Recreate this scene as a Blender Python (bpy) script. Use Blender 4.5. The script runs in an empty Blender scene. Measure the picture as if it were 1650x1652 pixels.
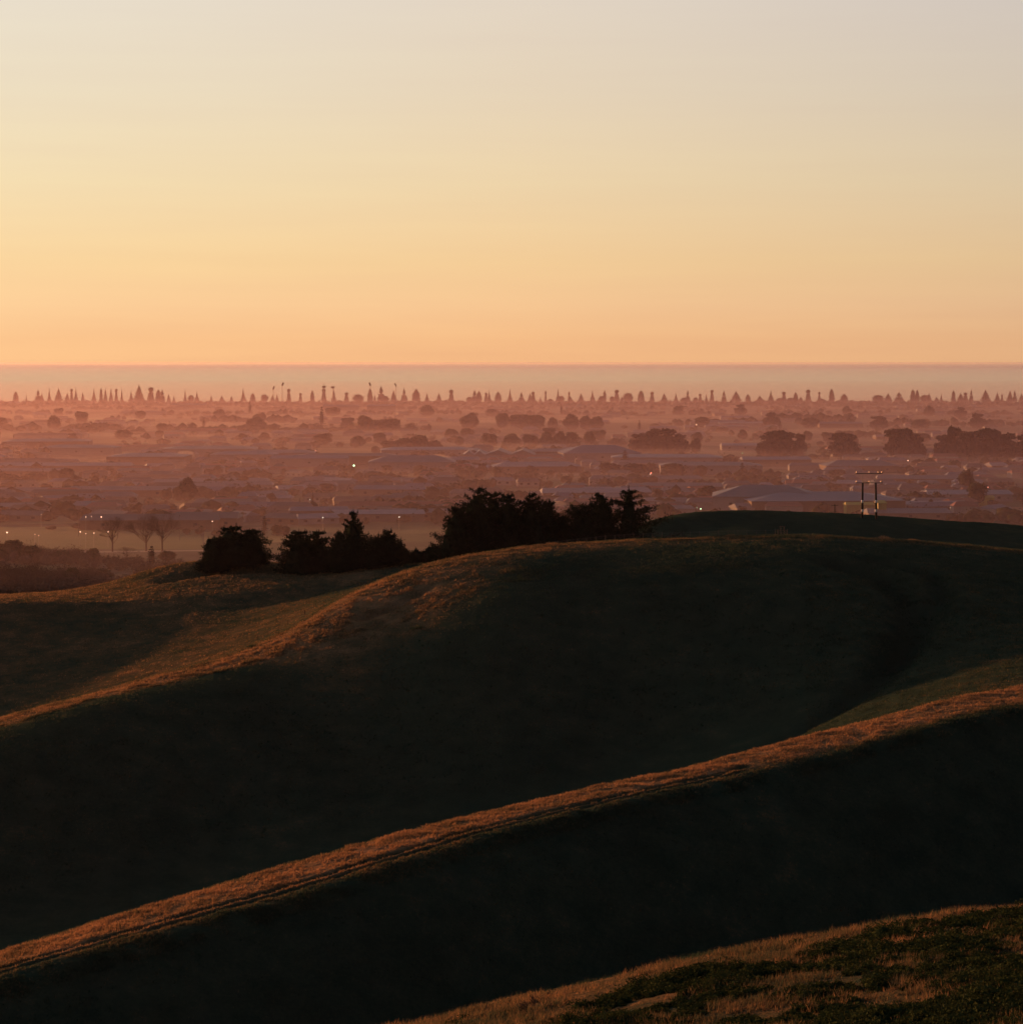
import bpy, math, random
import numpy as np
from math import radians as R

sc = bpy.context.scene
col = sc.collection
rng = np.random.default_rng(7)
rnd = random.Random(11)

# ------------------------------------------------------------------ camera
F = 3300.0            # focal length in photo pixels (photo 1650 x 1652)
HY = 585.0            # image row of the true horizon
H = 75.0              # eye height above the plain
cd = bpy.data.cameras.new('camera'); cam = bpy.data.objects.new('camera', cd); col.objects.link(cam)
cam.location = (0, 0, H); cam.rotation_euler = (R(90), 0, 0)
cd.sensor_fit = 'VERTICAL'; cd.sensor_height = 36; cd.sensor_width = 36
cd.lens = F / 1652 * 36
cd.shift_y = -(826 - HY) / 1652
cd.clip_start = 0.5; cd.clip_end = 200000
sc.camera = cam

# ------------------------------------------------------------------ sky, sun, exposure
SUN_EL, SUN_AZ = R(5.0), R(-50)      # azimuth from the view axis, negative = left
vs = sc.view_settings
sc.display_settings.display_device = 'sRGB'
vs.view_transform = 'Standard'; vs.look = 'None'; vs.exposure = 0.5; vs.gamma = 1.0; vs.use_curve_mapping = False

def N(nt, t, **kw):
    n = nt.nodes.new(t)
    for k, v in kw.items():
        if k.startswith('i_'):
            n.inputs[k[2:].replace('_', ' ')].default_value = v
        else: setattr(n, k, v)
    return n
def L(nt, a, b): nt.links.new(a, b)
def math_node(nt, op, a, b=None, c=None, clamp=False):
    n = nt.nodes.new('ShaderNodeMath'); n.operation = op; n.use_clamp = clamp
    for i, v in enumerate((a, b, c)):
        if v is None: continue
        if isinstance(v, (int, float)): n.inputs[i].default_value = v
        else: nt.links.new(v, n.inputs[i])
    return n.outputs[0]
def ramp(nt, fac, stops, interp='LINEAR'):
    n = nt.nodes.new('ShaderNodeValToRGB'); cr = n.color_ramp; cr.interpolation = interp
    while len(cr.elements) < len(stops): cr.elements.new(0.5)
    for e, (p, c) in zip(cr.elements, stops):
        e.position = p; e.color = (*c, 1) if len(c) == 3 else c
    if fac is not None: nt.links.new(fac, n.inputs[0])
    return n.outputs[0]

w = bpy.data.worlds.new("World"); sc.world = w; w.use_nodes = True
nt = w.node_tree; bg = nt.nodes['Background']
tc = N(nt, 'ShaderNodeTexCoord')
sky = N(nt, 'ShaderNodeTexSky', sky_type='NISHITA', sun_disc=False, sun_elevation=SUN_EL, sun_rotation=SUN_AZ,
        altitude=100, air_density=1.2, dust_density=1.0, ozone_density=1.0)
sep = N(nt, 'ShaderNodeSeparateXYZ'); L(nt, tc.outputs['Generated'], sep.inputs[0])
el = math_node(nt, 'ARCSINE', sep.outputs[2])
eld = math_node(nt, 'MULTIPLY', el, 57.2958)
t = math_node(nt, 'MULTIPLY', eld, 1 / 40.0, clamp=True)
def D(e): return e / 40.0
hor = ramp(nt, t, [(0.0, (.925, .50, .235)), (D(.64), (.925, .515, .245)), (D(1.6), (.93, .57, .29)), (D(2.8), (.91, .615, .315)),
                   (D(5), (.86, .665, .405)), (D(7.5), (.80, .665, .485)), (D(10.2), (.765, .665, .55)), (D(16), (.56, .56, .55)),
                   (D(25), (.27, .31, .36)), (1.0, (.13, .17, .24))], 'B_SPLINE' if False else 'LINEAR')
# cosine of the angle to the sun's azimuth
dot = N(nt, 'ShaderNodeVectorMath', operation='DOT_PRODUCT')
nrm = N(nt, 'ShaderNodeVectorMath', operation='NORMALIZE')
cmb = N(nt, 'ShaderNodeCombineXYZ'); L(nt, sep.outputs[0], cmb.inputs[0]); L(nt, sep.outputs[1], cmb.inputs[1])
L(nt, cmb.outputs[0], nrm.inputs[0]); L(nt, nrm.outputs[0], dot.inputs[0])
dot.inputs[1].default_value = (math.sin(SUN_AZ), math.cos(SUN_AZ), 0)
ca = math_node(nt, 'MULTIPLY_ADD', dot.outputs['Value'], .5, .5)
azf = ramp(nt, ca, [(0, (.16, .19, .25)), (.45, (.38, .43, .52)), (.719, (.84, .86, .93)), (.8215, (1, 1, 1)), (.9045, (1.07, 1.11, 1.11)), (.97, (1.4, 1.35, 1.2)), (1, (1.9, 1.6, 1.25))])
mul = N(nt, 'ShaderNodeMix', data_type='RGBA', blend_type='MULTIPLY'); mul.inputs[0].default_value = 1
L(nt, hor, mul.inputs[6]); L(nt, azf, mul.inputs[7])
# faint high streaks of thin cloud near the horizon
mp = N(nt, 'ShaderNodeMapping'); mp.inputs['Scale'].default_value = (5, 5, 85); mp.inputs['Rotation'].default_value = (R(.5), R(1.2), 0)
L(nt, tc.outputs['Generated'], mp.inputs[0])
nz = N(nt, 'ShaderNodeTexNoise', i_Scale=1.0, i_Detail=5.0, i_Roughness=.6); L(nt, mp.outputs[0], nz.inputs['Vector'])
stk = ramp(nt, nz.outputs[0], [(.35, (1.0, 1.0, 1.0)), (.72, (.95, .92, .95))])
mul2 = N(nt, 'ShaderNodeMix', data_type='RGBA', blend_type='MULTIPLY')
fade = ramp(nt, t, [(0, (1, 1, 1)), (D(2.2), (.45, .45, .45)), (D(10), (.3, .3, .3)), (D(25), (0, 0, 0))])
L(nt, fade, mul2.inputs[0]); L(nt, mul.outputs[2], mul2.inputs[6]); L(nt, stk, mul2.inputs[7])
# the physical sky takes over towards the zenith
scl = N(nt, 'ShaderNodeMix', data_type='RGBA', blend_type='MULTIPLY'); scl.inputs[0].default_value = 1
L(nt, sky.outputs[0], scl.inputs[6]); scl.inputs[7].default_value = (.9, .9, .9, 1)
mixs = N(nt, 'ShaderNodeMix', data_type='RGBA')
fz = ramp(nt, t, [(D(10), (0, 0, 0)), (D(38), (.5, .5, .5))])
up10 = N(nt, 'ShaderNodeMix', data_type='RGBA', blend_type='MULTIPLY'); up10.inputs[0].default_value = 1
L(nt, mul2.outputs[2], up10.inputs[6]); up10.inputs[7].default_value = (10, 10, 10, 1)
L(nt, fz, mixs.inputs[0]); L(nt, up10.outputs[2], mixs.inputs[6]); L(nt, scl.outputs[2], mixs.inputs[7])
L(nt, mixs.outputs[2], bg.inputs[0]); bg.inputs[1].default_value = 0.0707

sd = bpy.data.lights.new('sun', 'SUN'); sd.energy = 5.0; sd.angle = R(.7); sd.color = (1.0, .38, .13)
sun = bpy.data.objects.new('sun', sd); col.objects.link(sun)
from mathutils import Vector
sdir = Vector((math.sin(SUN_AZ) * math.cos(SUN_EL), math.cos(SUN_AZ) * math.cos(SUN_EL), math.sin(SUN_EL)))
sun.rotation_euler = sdir.to_track_quat('Z', 'Y').to_euler()

sc.cycles.max_bounces = 6; sc.cycles.volume_bounces = 1; sc.cycles.diffuse_bounces = 3
sc.cycles.transparent_max_bounces = 16
sc.cycles.use_denoising = True
sc.cycles.sample_clamp_indirect = 4

# ------------------------------------------------------------------ helpers
def at(px, y, d=None, z=0.0):
    """world point seen at photo pixel px,y, either at depth d or on the level z"""
    if d is None: d = (H - z) * F / (y - HY)
    return Vector(((px - 825) / F * d, d, H - (y - HY) / F * d))
def mesh_np(name, v, faces, mats=(), smooth=False, midx=None, attrs=None):
    """faces: list of arrays (n,3)/(n,4)"""
    me = bpy.data.meshes.new(name)
    v = np.asarray(v, np.float32)
    fl = [np.asarray(f, np.int32) for f in faces if len(f)]
    loops = np.concatenate([f.ravel() for f in fl])
    tot = np.concatenate([np.full(len(f), f.shape[1], np.int32) for f in fl])
    start = np.concatenate([[0], np.cumsum(tot)[:-1]]).astype(np.int32)
    me.vertices.add(len(v)); me.vertices.foreach_set('co', v.ravel())
    me.loops.add(len(loops)); me.loops.foreach_set('vertex_index', loops)
    me.polygons.add(len(tot)); me.polygons.foreach_set('loop_start', start); me.polygons.foreach_set('loop_total', tot)
    if midx is not None: me.polygons.foreach_set('material_index', np.asarray(midx, np.int32))
    if smooth is not False:
        me.polygons.foreach_set('use_smooth', np.ones(len(tot), bool) if smooth is True else smooth)
    for m in mats: me.materials.append(m)
    for k, a in (attrs or {}).items():
        at_ = me.attributes.new(k, 'FLOAT', 'POINT'); at_.data.foreach_set('value', np.asarray(a, np.float32))
    me.update(calc_edges=True)
    return me
def link(name, me, parent=None, loc=(0, 0, 0)):
    o = bpy.data.objects.new(name, me); col.objects.link(o); o.location = loc
    if parent is not None: o.parent = parent
    return o
def thing(name, label, cat, loc=(0, 0, 0), group=None, rz=0, data=None):
    o = bpy.data.objects.new(name, data); col.objects.link(o); o.location = loc; o.rotation_euler[2] = rz
    o['label'] = label; o['category'] = cat
    if group: o['group'] = group
    return o
class MB:
    def __init__(s): s.v = []; s.f = []; s.n = 0
    def add(s, v, f):
        s.v.append(np.asarray(v, float)); s.f += [tuple(i + s.n for i in q) for q in f]; s.n += len(v)
    def box(s, x0, x1, y0, y1, z0, z1):
        s.add([(x0, y0, z0), (x1, y0, z0), (x1, y1, z0), (x0, y1, z0), (x0, y0, z1), (x1, y0, z1), (x1, y1, z1), (x0, y1, z1)],
              [(0, 3, 2, 1), (4, 5, 6, 7), (0, 1, 5, 4), (1, 2, 6, 5), (2, 3, 7, 6), (3, 0, 4, 7)])
    def tube(s, a, b, r0, r1=None, k=6):
        r1 = r0 if r1 is None else r1
        a = np.array(a, float); b = np.array(b, float); d = b - a; ln = np.linalg.norm(d)
        if ln < 1e-6: return
        d /= ln; u = np.cross(d, (0, 0, 1)); u = np.array((1., 0, 0)) if np.linalg.norm(u) < 1e-3 else u / np.linalg.norm(u)
        w_ = np.cross(d, u); ang = np.arange(k) / k * 2 * np.pi
        ring = np.outer(np.cos(ang), u) + np.outer(np.sin(ang), w_)
        v = np.concatenate([a + ring * r0, b + ring * r1])
        f = [(i, (i + 1) % k, k + (i + 1) % k, k + i) for i in range(k)] + [tuple(range(k - 1, -1, -1)), tuple(range(k, 2 * k))]
        s.add(v, f)
    def mesh(s, name, mats, smooth=False):
        me = bpy.data.meshes.new(name)
        me.from_pydata(np.concatenate(s.v).tolist(), [], s.f)
        for m in (mats if isinstance(mats, (list, tuple)) else [mats]): me.materials.append(m)
        if smooth: me.polygons.foreach_set('use_smooth', [True] * len(me.polygons))
        return me
# value noise in numpy
def vnoise(x, y, seed=0):
    xi = np.floor(x).astype(np.int64); yi = np.floor(y).astype(np.int64); fx = x - xi; fy = y - yi
    fx = fx * fx * (3 - 2 * fx); fy = fy * fy * (3 - 2 * fy)
    def h(a, b):
        n = (a * 374761393 + b * 668265263 + seed * 2147483647) & 0xffffffff
        n = ((n ^ (n >> 13)) * 1274126177) & 0xffffffff
        return ((n ^ (n >> 16)) & 0xffff) / 65535.0
    return (h(xi, yi) * (1 - fx) + h(xi + 1, yi) * fx) * (1 - fy) + (h(xi, yi + 1) * (1 - fx) + h(xi + 1, yi + 1) * fx) * fy - .5
def fbm(x, y, o=4, seed=0, gain=.5):
    s = 0; a = 1
    for i in range(o):
        s = s + a * vnoise(x * 2 ** i + 17.3 * i, y * 2 ** i - 9.1 * i, seed + i); a *= gain
    return s

# ------------------------------------------------------------------ materials
def mat(name): 
    m = bpy.data.materials.new(name); m.use_nodes = True
    return m, m.node_tree, m.node_tree.nodes['Principled BSDF']
def noisy(name, c0, c1, scale=1.0, rough=.9, detail=4, bump=0.0, spec=.2, obj=False):
    m, nt, b = mat(name)
    t = N(nt, 'ShaderNodeTexCoord'); n = N(nt, 'ShaderNodeTexNoise', i_Scale=scale, i_Detail=float(detail))
    if obj: L(nt, t.outputs['Object'], n.inputs['Vector'])
    else:
        g = N(nt, 'ShaderNodeNewGeometry'); L(nt, g.outputs['Position'], n.inputs['Vector'])
    c = ramp(nt, n.outputs[0], [(.3, c0), (.7, c1)]); L(nt, c, b.inputs['Base Color'])
    b.inputs['Roughness'].default_value = rough; b.inputs['Specular IOR Level'].default_value = spec
    if bump:
        bp = N(nt, 'ShaderNodeBump', i_Distance=bump, i_Strength=1.0); L(nt, n.outputs[0], bp.inputs['Height']); L(nt, bp.outputs[0], b.inputs['Normal'])
    return m
def foliage_mat(name, c0, c1, trans=.25, scale=.6):
    m = bpy.data.materials.new(name); m.use_nodes = True; nt = m.node_tree; nt.nodes.clear()
    out = N(nt, 'ShaderNodeOutputMaterial')
    g = N(nt, 'ShaderNodeNewGeometry'); n = N(nt, 'ShaderNodeTexNoise', i_Scale=scale, i_Detail=3.0); L(nt, g.outputs['Position'], n.inputs['Vector'])
    c = ramp(nt, n.outputs[0], [(.3, c0), (.7, c1)])
    d = N(nt, 'ShaderNodeBsdfDiffuse'); tr = N(nt, 'ShaderNodeBsdfTranslucent'); mx = N(nt, 'ShaderNodeMixShader'); mx.inputs[0].default_value = trans
    L(nt, c, d.inputs[0]); L(nt, c, tr.inputs[0]); L(nt, d.outputs[0], mx.inputs[1]); L(nt, tr.outputs[0], mx.inputs[2]); L(nt, mx.outputs[0], out.inputs[0])
    return m
# grass ground and grass blades share their colours: green pasture to dry straw, from the point attribute 'dry', which also holds painted sun glow and gully shade
def grass_mat(name, blades):
    m = bpy.data.materials.new(name); m.use_nodes = True; nt = m.node_tree; nt.nodes.clear()
    out = N(nt, 'ShaderNodeOutputMaterial')
    g = N(nt, 'ShaderNodeNewGeometry')
    n1 = N(nt, 'ShaderNodeTexNoise', i_Scale=.22, i_Detail=6.0, i_Roughness=.65); L(nt, g.outputs['Position'], n1.inputs['Vector'])
    n2 = N(nt, 'ShaderNodeTexNoise', i_Scale=2.3, i_Detail=5.0, i_Roughness=.7); L(nt, g.outputs['Position'], n2.inputs['Vector'])
    n3 = N(nt, 'ShaderNodeTexNoise', i_Scale=.045, i_Detail=3.0); L(nt, g.outputs['Position'], n3.inputs['Vector'])
    a = N(nt, 'ShaderNodeAttribute', attribute_name='dry')
    s = math_node(nt, 'ADD', math_node(nt, 'MULTIPLY', math_node(nt, 'SUBTRACT', n1.outputs[0], .5), .9), math_node(nt, 'MULTIPLY', math_node(nt, 'SUBTRACT', n2.outputs[0], .5), .7))
    s = math_node(nt, 'ADD', s, math_node(nt, 'MULTIPLY', math_node(nt, 'SUBTRACT', n3.outputs[0], .5), .5))
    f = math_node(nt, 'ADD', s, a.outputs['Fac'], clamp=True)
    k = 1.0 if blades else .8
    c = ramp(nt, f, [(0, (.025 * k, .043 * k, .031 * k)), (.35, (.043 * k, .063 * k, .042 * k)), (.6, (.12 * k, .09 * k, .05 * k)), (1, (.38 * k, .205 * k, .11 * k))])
    if blades:
        d = N(nt, 'ShaderNodeBsdfDiffuse'); tr = N(nt, 'ShaderNodeBsdfTranslucent'); mx = N(nt, 'ShaderNodeMixShader'); mx.inputs[0].default_value = .45
        L(nt, c, d.inputs[0]); L(nt, c, tr.inputs[0]); L(nt, d.outputs[0], mx.inputs[1]); L(nt, tr.outputs[0], mx.inputs[2]); L(nt, mx.outputs[0], out.inputs[0])
    else:
        d = N(nt, 'ShaderNodeBsdfDiffuse'); L(nt, c, d.inputs[0]); L(nt, d.outputs[0], out.inputs[0])
        n4 = N(nt, 'ShaderNodeTexNoise', i_Scale=5.0, i_Detail=4.0, i_Roughness=.7); L(nt, g.outputs['Position'], n4.inputs['Vector'])
        bp = N(nt, 'ShaderNodeBump', i_Distance=.22, i_Strength=.8); L(nt, n4.outputs[0], bp.inputs['Height']); L(nt, bp.outputs[0], d.inputs['Normal'])
    return m
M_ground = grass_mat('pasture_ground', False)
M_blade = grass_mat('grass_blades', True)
M_pine = foliage_mat('dark_pine_needles', (.010, .015, .011), (.022, .030, .019), .08)
M_cyp = foliage_mat('cypress_foliage', (.010, .016, .011), (.024, .032, .020), .08)
M_round = foliage_mat('broadleaf_foliage', (.022, .028, .014), (.055, .055, .026), .2)
M_coast = foliage_mat('coastal_pine_foliage', (.010, .015, .010), (.022, .028, .016), .05, .2)
M_bare = noisy('bare_twigs', (.05, .032, .022), (.09, .055, .035), 1.5)
M_bark = noisy('bark', (.03, .022, .016), (.06, .045, .032), 3)
M_wood = noisy('weathered_wood', (.05, .042, .035), (.10, .085, .07), 4)
M_pole = noisy('dark_pole_timber', (.022, .016, .014), (.04, .03, .025), 2)
M_galv = noisy('galvanised_steel', (.10, .10, .105), (.2, .2, .2), 4, .5, spec=.5)
M_band = noisy('pale_band', (.7, .62, .58), (.8, .72, .68), 3, .6)
M_porc = noisy('porcelain', (.12, .07, .05), (.2, .12, .09), 3, .35, spec=.5)
M_scrub = foliage_mat('green_scrub_leaves', (.016, .028, .013), (.050, .062, .024), .15, 1.6)
def emit(name, c, s):
    m = bpy.data.materials.new(name); m.use_nodes = True; nt = m.node_tree; nt.nodes.clear()
    o = N(nt, 'ShaderNodeOutputMaterial'); e = N(nt, 'ShaderNodeEmission'); e.inputs[0].default_value = (*c, 1); e.inputs[1].default_value = s
    L(nt, e.outputs[0], o.inputs[0]); return m

# ------------------------------------------------------------------ the hills: tracks across the view, height interpolated between them
def pl(pts): 
    a = np.array(pts, float); return lambda p: np.interp(p, a[:, 0], a[:, 1])
PX = np.arange(-1400, 3000.1, 10.0)
def smooth(a, s=3.0):
    k = np.exp(-.5 * (np.arange(-12, 13) / s) ** 2); k /= k.sum()
    return np.convolve(np.pad(a, 12, 'edge'), k, 'valid')
tracks = []
def track(dp, yp=None, zp=None, s=2.5):
    d = smooth(pl(dp)(PX), 4)
    z = smooth(pl(zp)(PX), 4) if yp is None else H - (smooth(pl(yp)(PX), s) - HY) / F * d
    tracks.append((d, z)); return d, z
def off(yp, o):   # crest pixels plus an offset curve
    xs = sorted(set([p[0] for p in yp] + [p[0] for p in o])); return [(x, pl(yp)(x) + pl(o)(x)) for x in xs]
def offd(dp, o):
    xs = sorted(set([p[0] for p in dp] + [p[0] for p in o])); return [(x, pl(dp)(x) + pl(o)(x)) for x in xs]
yA = [(-1400, 2000), (0, 1800), (400, 1712), (650, 1668), (830, 1618), (1000, 1580), (1120, 1550), (1300, 1518), (1420, 1494), (1520, 1474), (1600, 1470), (1650, 1467), (2000, 1425), (3000, 1380)]
dA = [(-1400, 50), (0, 60), (650, 66), (1000, 72), (1650, 80), (3000, 95)]
yB = [(-1400, 1900), (-300, 1640), (0, 1540), (200, 1476), (400, 1416), (600, 1362), (800, 1312), (1000, 1264), (1100, 1240), (1200, 1214), (1320, 1184), (1420, 1160), (1500, 1138), (1560, 1124), (1650, 1108), (2000, 1050), (3000, 980)]
dB = [(-1400, 160), (0, 200), (600, 230), (1000, 255), (1400, 282), (1650, 300), (3000, 360)]
yC = [(-1400, 1420), (-200, 1215), (0, 1162), (120, 1128), (200, 1106), (300, 1082), (400, 1052), (450, 1030), (500, 1003), (540, 975), (600, 945), (700, 910), (800, 890), (900, 880), (1000, 875), (1100, 872), (1200, 868), (1300, 867), (1400, 872), (1450, 872), (1550, 880), (1650, 890), (2000, 915), (3000, 960)]
dC = [(-1400, 260), (0, 330), (400, 370), (600, 400), (1000, 430), (1650, 440), (3000, 470)]
yD = [(-1400, 1010), (0, 962), (100, 955), (180, 944), (230, 930), (270, 918), (320, 912), (400, 911), (640, 908), (720, 902), (800, 895), (900, 880), (1000, 862), (1050, 841), (1090, 834), (1130, 829), (1200, 826), (1300, 829), (1400, 833), (1500, 840), (1650, 850), (2000, 872), (3000, 930)]
dD = [(-1400, 440), (0, 480), (400, 500), (700, 520), (1000, 560), (1200, 600), (3000, 620)]
track([(0, 4)], zp=[(0, 72.2)])
track([(0, 14)], zp=[(0, 68.3)])
track([(0, 30)], zp=[(0, 61.5), (1650, 62.5)])
track([(0, 47)], zp=[(-1400, 57), (650, 56.5), (1650, 59.3), (3000, 60)])
yA = [(a, b + 7) for a, b in yA]
track(dA, yA)
track([(-1400, 115), (0, 149), (1000, 192), (1650, 228), (3000, 270)], zp=[(0, 2), (1650, 3)])
offB = [(0, 38), (400, 42), (800, 32), (1000, 27), (1300, 32), (1650, 32)]
track(offd(dB, [(0, -21)]), zp=[(x, H - (pl(off(yB, offB))(x) - HY) / F * (pl(dB)(x) - 12) - 3.0) for x in range(-1400, 3001, 50)])
track(offd(dB, [(0, -12), (1300, -12), (1650, -15)]), off(yB, offB))
_yz = lambda x, o, dd: H - (pl(yB)(x) + o - HY) / F * (pl(dB)(x) - dd)
track(offd(dB, [(0, -3)]), zp=[(x, .78 * _yz(x, 0, 0) + .22 * _yz(x, pl(offB)(x), 12) + .08) for x in range(-1400, 3001, 50)])
track(dB, yB)
track(offd(dB, [(0, 9)]), zp=[(x, H - (pl(yB)(x) - HY) / F * pl(dB)(x) - (2.6 if x < 1300 else 2.6 - (x - 1300) / 350 * 2.0 if x < 1650 else .6)) for x in range(-1400, 3001, 50)])
track([(-1400, 215), (0, 265), (400, 285), (800, 302), (1000, 318), (1300, 328), (1400, 330), (1480, 340), (1560, 348), (1650, 350), (3000, 400)],
      zp=[(-1400, 1), (0, 1.5), (400, 3), (800, 7), (1000, 9), (1200, 15), (1300, 18.5), (1400, 21.8), (1480, 23.4), (1560, 25.4), (1650, 26.8), (3000, 28)])
track(offd(dC, [(-1400, -7), (0, -7), (400, -9), (600, -26), (1000, -38), (1650, -44)]),
      off(yC, [(-1400, 17), (0, 12), (200, 10), (400, 17), (480, 36), (560, 66), (640, 80), (700, 74), (800, 62), (1000, 54), (1650, 52)]))
track(dC, yC)
track([(-1400, 300), (0, 362), (200, 378), (400, 398), (500, 412), (600, 425), (700, 440), (800, 460), (1000, 490), (1200, 510), (1650, 520), (3000, 530)],
      zp=[(-1400, 8), (0, 12.6), (200, 16.0), (400, 20.4), (500, 25), (600, 29.4), (700, 31.0), (800, 30.4), (1000, 29.0), (1200, 28), (1650, 24.5), (3000, 22)])
track([(-1400, 398), (0, 437), (400, 448), (600, 465), (700, 475), (800, 490), (1000, 520), (1200, 548), (1650, 553), (3000, 560)],
      [(-1400, 1055), (0, 994), (200, 988), (400, 974), (500, 959), (600, 934), (700, 914), (800, 906), (1000, 890), (1200, 862), (1650, 886), (3000, 950)])
track([(-1400, 403), (0, 445), (400, 456), (600, 473), (700, 485), (800, 500), (1000, 532), (1200, 575), (1650, 577), (3000, 590)],
      [(-1400, 1028), (0, 973), (200, 968), (300, 962), (400, 953), (500, 940), (600, 922), (700, 908), (800, 902), (1000, 878), (1200, 843), (1650, 867), (3000, 940)])
track(dD, yD)
track(offd(dD, [(0, 40)]), zp=[(x, max(H - (pl(yD)(x) - HY) / F * pl(dD)(x) - (5.5 if x < 900 else 3.5), 4)) for x in range(-1400, 3001, 50)])
track([(-1400, 600), (0, 630), (700, 690), (1200, 790), (3000, 820)], zp=[(0, -1.5)])
track([(0, 1000)], zp=[(0, -3)])
TD = np.array([t[0] for t in tracks]); TZ = np.array([t[1] for t in tracks])   # (K, nPX)
# monotone cubic along depth, evaluated per column
def slopes(d, z):
    h = np.diff(d, axis=0); s = np.diff(z, axis=0) / h
    m = np.zeros_like(z); m[0] = s[0]; m[-1] = s[-1]
    a, b = s[:-1], s[1:]; w1 = 2 * h[1:] + h[:-1]; w2 = h[1:] + 2 * h[:-1]
    ok = a * b > 0; den = np.where(ok, w1 / np.where(ok, a, 1) + w2 / np.where(ok, b, 1), 1)
    m[1:-1] = np.where(ok, (w1 + w2) / den, 0)
    return m
def base_height(px, d):
    px = np.clip(np.asarray(px, float), PX[0], PX[-1]); d = np.asarray(d, float)
    i = np.clip(((px - PX[0]) / 10).astype(int), 0, len(PX) - 2); f = (px - PX[i]) / 10
    dd = TD[:, i] * (1 - f) + TD[:, i + 1] * f; zz = TZ[:, i] * (1 - f) + TZ[:, i + 1] * f
    m = slopes(dd, zz)
    k = np.clip((dd[:-1] <= d[None]).sum(0) - 1, 0, len(dd) - 2); j = np.arange(len(px))
    x0, x1 = dd[k, j], dd[k + 1, j]; h = x1 - x0; t = np.clip((d - x0) / h, 0, 1)
    z = (2*t**3 - 3*t**2 + 1) * zz[k, j] + (t**3 - 2*t**2 + t) * h * m[k, j] + (-2*t**3 + 3*t**2) * zz[k + 1, j] + (t**3 - t**2) * h * m[k + 1, j]
    return z
# carved lines: (photo pixel, depth) polylines with width and depth of the groove
def poly_dist(x, y, pts):
    best = np.full(x.shape, 1e9)
    for (ax, ay), (bx, by) in zip(pts[:-1], pts[1:]):
        vx, vy = bx - ax, by - ay; t = np.clip(((x - ax) * vx + (y - ay) * vy) / (vx * vx + vy * vy), 0, 1)
        best = np.minimum(best, np.hypot(x - ax - t * vx, y - ay - t * vy))
    return best
def wpt(px, d): return ((px - 825) / F * d, d)
gully = [wpt(*p) for p in [(1180, 306), (1290, 318), (1370, 330), (1430, 345), (1465, 362), (1470, 380), (1430, 395), (1350, 404)]]
gully2 = [wpt(*p) for p in [(1440, 352), (1500, 372), (1525, 385), (1500, 398), (1400, 410)]]
slip = [wpt(*p) for p in [(590, 381), (640, 385), (690, 391)]]
scarp = [wpt(*p) for p in [(275, 476), (330, 481), (420, 486), (500, 489), (580, 490)]]
bank = [wpt(*p) for p in [(235, 488), (300, 492), (420, 498)]]
tyre = [[wpt(px, pl(dB)(px) - o) for px in range(-100, 1250, 50)] for o in (8.3, 10.4)]
def height(px, d, fine=True):
    px = np.atleast_1d(np.asarray(px, float)); d = np.atleast_1d(np.asarray(d, float))
    z = base_height(px, d); x = (px - 825) / F * d
    z = z + .75 * fbm(x / 30, d / 30, 2, 3) * np.clip((d - 60) / 100, .1, 1) * np.clip((900 - d) / 200, 0, 1)
    def groove(pts, wd, dp):
        lo = min(p[1] for p in pts) - 4 * wd; hi = max(p[1] for p in pts) + 4 * wd
        s = (d > lo) & (d < hi)
        r = np.zeros_like(d)
        if s.any(): q = poly_dist(x[s], d[s], pts); r[s] = dp * np.exp(-(q / wd) ** 2)
        return r
    z = z - groove(gully, 3.8, 2.2) - groove(gully2, 2.2, 1.2) - groove(slip, 1.3, .9) - groove(scarp, 3.0, 2.4) + groove(bank, 7, 1.2)
    z = z - groove(tyre[0], .5, .36) - groove(tyre[1], .5, .36)
    if fine:
        z = z + .17 * fbm(x / 2.6, d / 1.6, 3, 21) * np.clip((900 - d) / 300, 0, 1) + .09 * fbm(x / .7, d / .6, 2, 31)
    return z
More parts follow.
